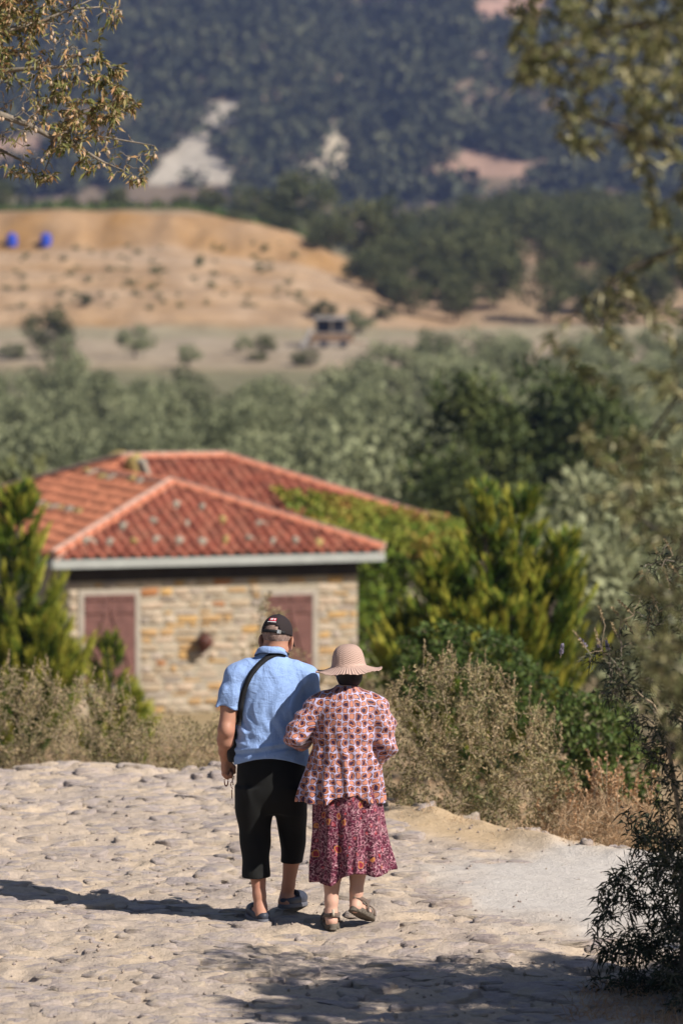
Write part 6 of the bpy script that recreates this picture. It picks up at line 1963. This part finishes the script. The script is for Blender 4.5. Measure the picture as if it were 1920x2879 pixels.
# olive grove in the valley
rg = np.random.default_rng(77)
n_ol = 0
OLAB = 'silvery green olive tree in the grove behind the red roofed house'
y = 128.0
while y < 402:
    step = 7.0 + (y - 128)*0.004
    half = 0.105*y + 6
    x = -half + rg.uniform(0, step)
    while x < half:
        px, py = proj(np.array([x, y, Hs(x, y) + 3.0]))
        ok = True
        if y > 300 and px < 1060: ok = rg.random() < 0.8 and y < 335 + 10*math.sin(x/9)
        if y > 372 and px > 1060: ok = rg.random() < 0.6
        if 1230 < px < 1650 and y < 165: ok = False
        if ok and n_ol < 290:
            tree('olive', 'olive_tree', x + rg.uniform(-1.6, 1.6), y + rg.uniform(-1.5, 1.5), rg.uniform(2.5, 3.6), OLAB, 'olive trees of the valley grove', lift=0.35, zs=rg.uniform(.85, 1.1)); n_ol += 1
        x += step*rg.uniform(0.85, 1.25)
    y += 7.4 + (y - 128)*0.030
print('olives', n_ol)
# dark pines beyond the golden conifer
def by_px(px, py, Y): q = P(px, py, Y); return q
for px, top, Y, r, lab in ((1340, 1000, 118, 2.6, 'broad dark green pine standing behind the many-spired golden conifer'),
                           (1520, 940, 124, 3.0, 'tallest dark green pine, beside the olive grove'),
                           (1680, 1010, 121, 2.5, 'dark green pine next to the tallest pine'),
                           (1270, 1230, 112, 1.7, 'small dark green pine by the vine covered house')):
    q = P(px, top, Y); h = q.z - Hs(q.x, Y)
    tree('pine', 'pine_tree', q.x, Y, r, lab, zs=h/(r*2.75), lift=0.35)
q = P(60, 1215, 100)
tree('oak', 'brown_bush', q.x - 1.2, 100, 2.6, 'dull brown-green bush standing behind the left end of the red roof', cat='bush', lift=0.0, zs=(q.z - Hs(q.x, 100))/(2.6*1.75))
for x_, y_, r_, lab in ((5.6, 64, 1.9, 'grey-green olive tree beside the many-spired golden conifer'), (7.6, 72, 2.3, 'larger grey-green olive tree on the slope behind the chaste tree'), (4.9, 82, 2.2, 'grey-green olive tree behind the golden conifer and below the pines'), (6.6, 95, 2.6, 'olive tree at the foot of the dark pines'), (10.5, 88, 2.8, 'outermost olive tree on the slope beside the pines')):
    tree('olive', 'olive_tree', x_, y_, r_, lab, lift=0.3)
# single trees on the field below the bank
FIELD = [(380, 915, 1010, 432, 2.2, 'lone olive tree with a leaning crown on the pale field'), (528, 968, 1040, 424, 1.4, 'small dark round tree on the pale field near the lone olive'),
         (745, 945, 1010, 428, 1.25, 'small dark twin-crowned tree on the pale field by the shed'), (685, 930, 990, 430, 1.1, 'thin grey-green tree on the pale field beside the twin-crowned one'),
         (130, 880, 1010, 436, 2.9, 'bright green bushy tree at the end of the pale field'), (860, 985, 1030, 420, 1.7, 'dark low tree before the farm shed'), (1010, 870, 940, 440, 2.2, 'grey-green tree growing against the farm shed'),
         (1085, 866, 900, 452, 1.5, 'round green tree between the shed and the dark wooded slope'), (910, 866, 890, 458, 1.9, 'dark tree rising behind the roof of the farm shed'), (40, 960, 1010, 425, 1.9, 'grey bush beside the bright green bushy tree'),
         (725, 1000, 1020, 424, 1.1, 'low dark bush under the twin-crowned tree'), (230, 838, 860, 470, 1.5, 'dark bush growing low on the clay bank')]
for px, top, bot, Y, r, lab in FIELD:
    Ys = np.linspace(380, 475, 400); pts = PA(np.full(400, px), np.full(400, float(bot)), Ys)
    hit = np.where(pts[:, 2] <= H(pts[:, 0], pts[:, 1]))[0]
    if len(hit): Y = float(Ys[hit[0]])
    q = P(px, top, Y); g = Hs(q.x, Y)
    tree('olive' if 'olive' in lab or 'grey' in lab else 'oak', 'field_tree', q.x, Y, r, lab, zs=max(0.6, min(1.5, (q.z - g)/(r*1.85))), lift=0.4 if bot - top > 60 else 0.05)
# green tufts in rows on the clay bank
rg = np.random.default_rng(5)
rowy = [(700, 470), (735, 485), (770, 560), (800, 680), (830, 740), (860, 690)]
k = 0
for py0, _ in rowy:
    for _i in range(19):
        px = rg.uniform(10, 880); py = py0 + rg.normal(0, 9)
        # where the pixel ray meets the bank
        Ys = np.linspace(455, 520, 120); pts = PA(np.full(120, px), np.full(120, py), Ys)
        dz = pts[:, 2] - H(pts[:, 0], pts[:, 1])
        hit = np.where((dz[:-1] > 0) & (dz[1:] <= 0))[0]
        if not len(hit): continue
        q = pts[hit[0] + 1]
        r = rg.uniform(0.2, 0.6)
        tree('shrub', 'bank_shrub', q[0], q[1], r, 'small green tuft growing on the bare clay bank', 'green tufts on the clay bank', cat='shrub', lift=-0.1); k += 1
# trees on the crest of the bank and the wooded slopes to the right
rg = np.random.default_rng(15)
ngrove = 0
def slope_tree(x, y, r, lab, grp, kind='oak'):
    global ngrove
    tree(kind, 'oak_tree', x, y, r, lab, grp, lift=0.3, zs=rg.uniform(.85, 1.15)); ngrove += 1
y = 476.0
while y < 800:
    half = 0.105*y
    x = 8.0 + max(0, (y - 476))*-0.05
    while x < half + 8:
        clear = fbm(np.array([x/30]), np.array([y/40]), seed=61)[0]
        bankf = np.interp(x, BANK_X, [1.0, 1.0, 0.98, 0.84, 0.5, 0.14, 0.0])
        px, py = proj(np.array([x, y, Hs(x, y)]))
        bare = (1290 < px < 1640 and 578 < py < 640) or (1380 < px < 1800 and 715 < py < 790 and rg.random() < .6) or clear > 0.16
        if not bare and bankf < 0.4 and ngrove < 230:
            slope_tree(x + rg.uniform(-2, 2), y + rg.uniform(-3, 3), rg.uniform(2.3, 4.4), 'dark evergreen oak on the wooded slope beyond the valley', 'oaks on the wooded slope')
        x += rg.uniform(5.5, 9.0)
    y += rg.uniform(8.5, 13)
for px, top, Y, r, lab in ((860, 480, 545, 5.4, 'broad dark oak on the crest beside the clay bank'), (1010, 560, 520, 4.6, 'dark oak at the end of the clay bank crest'), (1100, 500, 580, 4.0, 'oak behind the end of the clay bank'),
                           (325, 540, 540, 1.7, 'small dark tree on the crest of the clay bank'), (0, 500, 545, 3.0, 'green bushy tree on the crest above the blue tanks'), (660, 590, 524, 1.4, 'dark bush at the lip of the clay bank'), (710, 520, 600, 3.5, 'olive-green tree behind the clay bank crest'),
                           (930, 600, 512, 3.2, 'dark oak spilling over the edge of the clay bank'), (800, 600, 516, 2.0, 'low oak at the top of the cut in the clay bank'), (1040, 690, 494, 2.6, 'oak on the falling end of the clay bank'),
                           (1110, 760, 484, 2.4, 'lowest oak on the falling end of the clay bank'), (880, 655, 509, 1.6, 'small dark bush in the cut of the clay bank'), (990, 730, 500, 1.5, 'small dark bush lower down the cut of the clay bank')):
    q = P(px, top, Y)
    tree('oak', 'oak_tree', q.x, Y, r, lab, zs=max(0.6, min(1.6, (q.z - Hs(q.x, Y))/(r*1.85))), lift=0.2)
rgc = np.random.default_rng(29)
for k_ in range(20):
    x_ = -52 + 2.6*k_ + rgc.uniform(-1, 1); y_ = rgc.uniform(529, 575)
    tree('oak' if k_ % 3 else 'olive', 'crest_tree', x_, y_, rgc.uniform(1.0, 2.3), 'small tree on the level ground behind the crest of the clay bank', 'small trees behind the bank crest', lift=0.15, zs=rgc.uniform(.7, 1.0))
# low green scrub along the crest of the bank
rg = np.random.default_rng(19)
n = 3000
x = rg.uniform(-75, -2, n); y = 526 + rg.exponential(9, n)
p = np.stack([x, y, H(x, y) + rg.uniform(0, 1.3, n)*(0.5 + 0.5*fbm(x/5, y/5, seed=4))], -1)
me = leaf_mesh('crest_scrub', p, rg.normal(size=(n, 3)) + np.array([0, 0, .5]), 0.7, 0.4, rg.random(n)*.8 + .2)
tag(obj('crest_scrub', me, L_GREEN), 'low green scrub along the crest of the clay bank', 'scrub', kind='stuff')
# far-off wood on the hills and mountain: one mass
def forest(name, label, n, yr, xf, rr, nleaf, keepf, seed):
    rg = np.random.default_rng(seed)
    y = rg.uniform(yr[0], yr[1], n); x = rg.uniform(-1, 1, n)*(xf*y + 20); z = H(x, y)
    px, py = proj(np.stack([x, y, z], -1))
    k = keepf(x, y, px, py, rg)
    x, y, z = x[k], y[k], z[k]; n = len(x)
    base = []
    for s in range(5):
        g = np.random.default_rng(seed + s)
        c = unit(g.normal(size=(9, 3)))*g.uniform(.35, .75, (9, 1)); kk = g.integers(0, 9, nleaf)
        dd = unit(g.normal(size=(nleaf, 3)))
        pp = c[kk] + dd*0.42; pp[:, 2] = pp[:, 2]*0.9 + 0.75
        base.append((pp, dd + g.normal(size=(nleaf, 3))*.5, np.clip(.5 + g.normal(size=nleaf)*.12 + (g.random(9)*.4 - .2)[kk], 0, 1)))
    v = rg.integers(0, 5, n); r = rr*rg.uniform(.65, 1.35, n)
    Pp = np.stack([b[0] for b in base])[v]*r[:, None, None] + np.stack([x, y, z], -1)[:, None]
    Dd = np.stack([b[1] for b in base])[v]; Tt = np.clip(np.stack([b[2] for b in base])[v] + (rg.random((n, 1))*.5 - .25), 0, 1)
    R_ = np.repeat(r, nleaf)
    me = leaf_mesh(name, Pp.reshape(-1, 3), Dd.reshape(-1, 3), R_*0.55, R_*0.45, Tt.ravel())
    tag(obj(name, me, L_FOREST), label, 'forest', kind='stuff')
    print(name, n)
def keep_m(x, y, px, py, rg):
    s = scar_mask(px, py, True)
    bare = fbm(x/45, y/70, seed=71) + 0.5*fbm(x/14, y/20, seed=72)
    thin = np.where(s >= 0, 0.03, np.where(bare > 0.42, 0.25, 1.0))
    return rg.random(len(x)) < thin
forest('forest', 'continuous dark evergreen forest covering the far mountainside', 9500, (1370, 2450), 0.115, 5.6, 46, keep_m, 3)
def keep_h(x, y, px, py, rg):
    bare = fbm(x/40, y/60, seed=73)
    left = (x < -30)
    inv = ((px > 380) & (px < 680) | (px > 1150) & (px < 1580)) & (py < 560)
    return (rg.random(len(x)) < np.where(bare > 0.25, 0.15, np.where(left, 0.35, 0.9))) & ~inv
forest('forest', 'scattered scrub woodland on the plain before the mountain', 1500, (800, 1370), 0.12, 3.0, 50, keep_h, 8)

# ------------------------------------------------------------------ things in the fields
t = NT('blue_plastic'); t.color((0.025, 0.065, 0.45)).rough(0.4); M_BLUE = t.m
for px, lab in ((34, 'blue plastic water tank on the clay bank, the one farther from the oaks'), (130, 'blue plastic water tank on the clay bank, the one nearer the oaks')):
    Ys = np.linspace(462, 525, 300); pts = PA(np.full(300, px), np.full(300, 692.0), Ys)
    hit = np.where(pts[:, 2] <= H(pts[:, 0], pts[:, 1]))[0]
    q = pts[hit[0]] if len(hit) else np.array(P(px, 692, 500))
    root = empty('water_tank', (q[0], q[1], q[2] - 0.1))
    mb = MB(); mb.lathe([(0.70, 0), (0.74, 0.1), (0.74, 0.5), (0.71, 0.55), (0.74, 0.6), (0.74, 1.1), (0.71, 1.15), (0.74, 1.2), (0.72, 1.45), (0.5, 1.66), (0.26, 1.74)], 24); mb.build('tank', M_BLUE, root, True)
    mb = MB(); mb.lathe([(0.24, 1.742), (0.24, 1.82), (0.2, 1.84)], 16); mb.build('lid', M_BLUE, root)
    tag(root, lab, 'tank')
# open farm shed with flat roof, a rusty trailer, a leaning board
M_SHED = m_plain('weathered_board', (0.30, 0.25, 0.2), 0.9, 0.2, 2)
M_TIN = m_plain('pale_tin', (0.33, 0.305, 0.29), 0.6, 0.15, 2)
M_RUST = m_plain('rusty_steel', (0.20, 0.125, 0.075), 0.8, 0.3, 1.5)
M_DARK = m_plain('dark_tarp', (0.035, 0.035, 0.045), 0.8)
q = P(930, 950, 434); gz = Hs(q.x, 434)
shed = empty('farm_shed', (q.x, 434, gz)); S0 = 434/FPX
zt = P(930, 890, 434).z - gz; zb = max(0.3, P(930, 935, 434).z - gz)
mb = MB(); mb.box((-1.9, -1.2, zt - 0.32), (1.9, 1.6, zt + 0.02)); mb.build('roof', M_TIN, shed)
for sx in (-1.7, 0.1, 1.7):
    for sy in (-1.0, 1.4):
        mb = MB(); mb.box((sx - 0.08, sy - 0.08, -0.3), (sx + 0.08, sy + 0.08, zt - 0.321)); mb.build('post', M_SHED, shed)
mb = MB(); mb.box((-1.85, 1.485, zb - 0.5), (1.85, 1.52, zt - 0.322)); mb.build('back_wall', M_DARK, shed)
mb = MB(); mb.box((-1.95, -1.3, -0.5), (1.95, -1.12, zb)); mb.build('low_wall', M_TIN, shed)
tag(shed, 'small open farm shed with a flat pale roof at the edge of the field', 'shed')
q = P(930, 985, 428); gz = Hs(q.x, 428)
tr = empty('farm_trailer', (q.x + 0.2, 428, gz))
mb = MB(); mb.box((-2.4, -0.9, 0.55), (2.3, 0.9, 0.7)); mb.box((-2.4, -0.9, 0.702), (2.3, -0.84, 1.5)); mb.box((-2.4, 0.84, 0.702), (2.3, 0.9, 1.5)); mb.box((-2.4, -0.838, 0.702), (-2.34, 0.838, 1.5)); mb.box((2.24, -0.838, 0.702), (2.3, 0.838, 1.5))
mb.build('bed', M_RUST, tr)
for sx in (-1.0, 1.2):
    for sy in (-0.95, 0.95):
        mb = MB(); mb.lathe([(0.2, -0.1), (0.42, -0.1), (0.45, 0), (0.42, 0.1), (0.2, 0.1)], 16, Matrix.Translation((sx, sy, 0.43)) @ Matrix.Rotation(R(90), 4, 'X')); mb.build('wheel', M_DARK, tr)
mb = MB(); mb.bar((2.3, 0, 0.6), (3.4, 0, 0.4), 0.1, 0.1); mb.build('drawbar', M_RUST, tr)
tag(tr, 'rusty brown farm trailer standing in front of the open shed', 'trailer')
q = P(865, 950, 430); gz = Hs(q.x, 430)
bd = empty('tin_sheet', (q.x, 430, gz)); mb = MB(); mb.bar((-0.7, 0, 0), (0.5, 0.3, 2.2), 0.5, 0.06); mb.build('sheet', M_TIN, bd); mb = MB(); mb.bar((0.45, 0.5, 0), (0.42, 0.38, 2.05), 0.08, 0.08); mb.build('prop', M_SHED, bd)
tag(bd, 'grey tin sheet leaning beside the farm trailer', 'sheet')
q = P(872, 918, 431); gz = Hs(q.x, 431)
yt = empty('yellow_tank', (q.x, 431.2, gz)); t = NT('yellow_plastic'); t.color((0.5, 0.33, 0.10)).rough(0.5)
mb = MB(); mb.lathe([(0.3, 0.7), (0.62, 0.8), (0.66, 1.2), (0.6, 1.6), (0.3, 1.8)], 18); mb.build('drum', t.m, yt, True)
mb = MB(); mb.box((-0.6, -0.6, -0.2), (0.6, 0.6, 0.69)); mb.build('stand', M_SHED, yt)
tag(yt, 'round yellow drum on a stand beside the shed roof', 'drum')

# ------------------------------------------------------------------ haze
mb = MB(); mb.box((-2300, -60, -12), (2300, 5400, 720))
t = bpy.data.materials.new('haze_air'); t.use_nodes = True
nt = t.node_tree; nt.nodes.remove(nt.nodes['Principled BSDF'])
pv = nt.nodes.new('ShaderNodeVolumePrincipled')
pv.inputs['Color'].default_value = (0.40, 0.52, 1.0, 1); pv.inputs['Density'].default_value = 0.00013; pv.inputs['Anisotropy'].default_value = 0.1
nt.links.new(pv.outputs[0], nt.nodes['Material Output'].inputs['Volume'])
o = mb.build('haze', t); o['kind'] = 'stuff'; o['label'] = 'thin blue haze over the valley and hills'
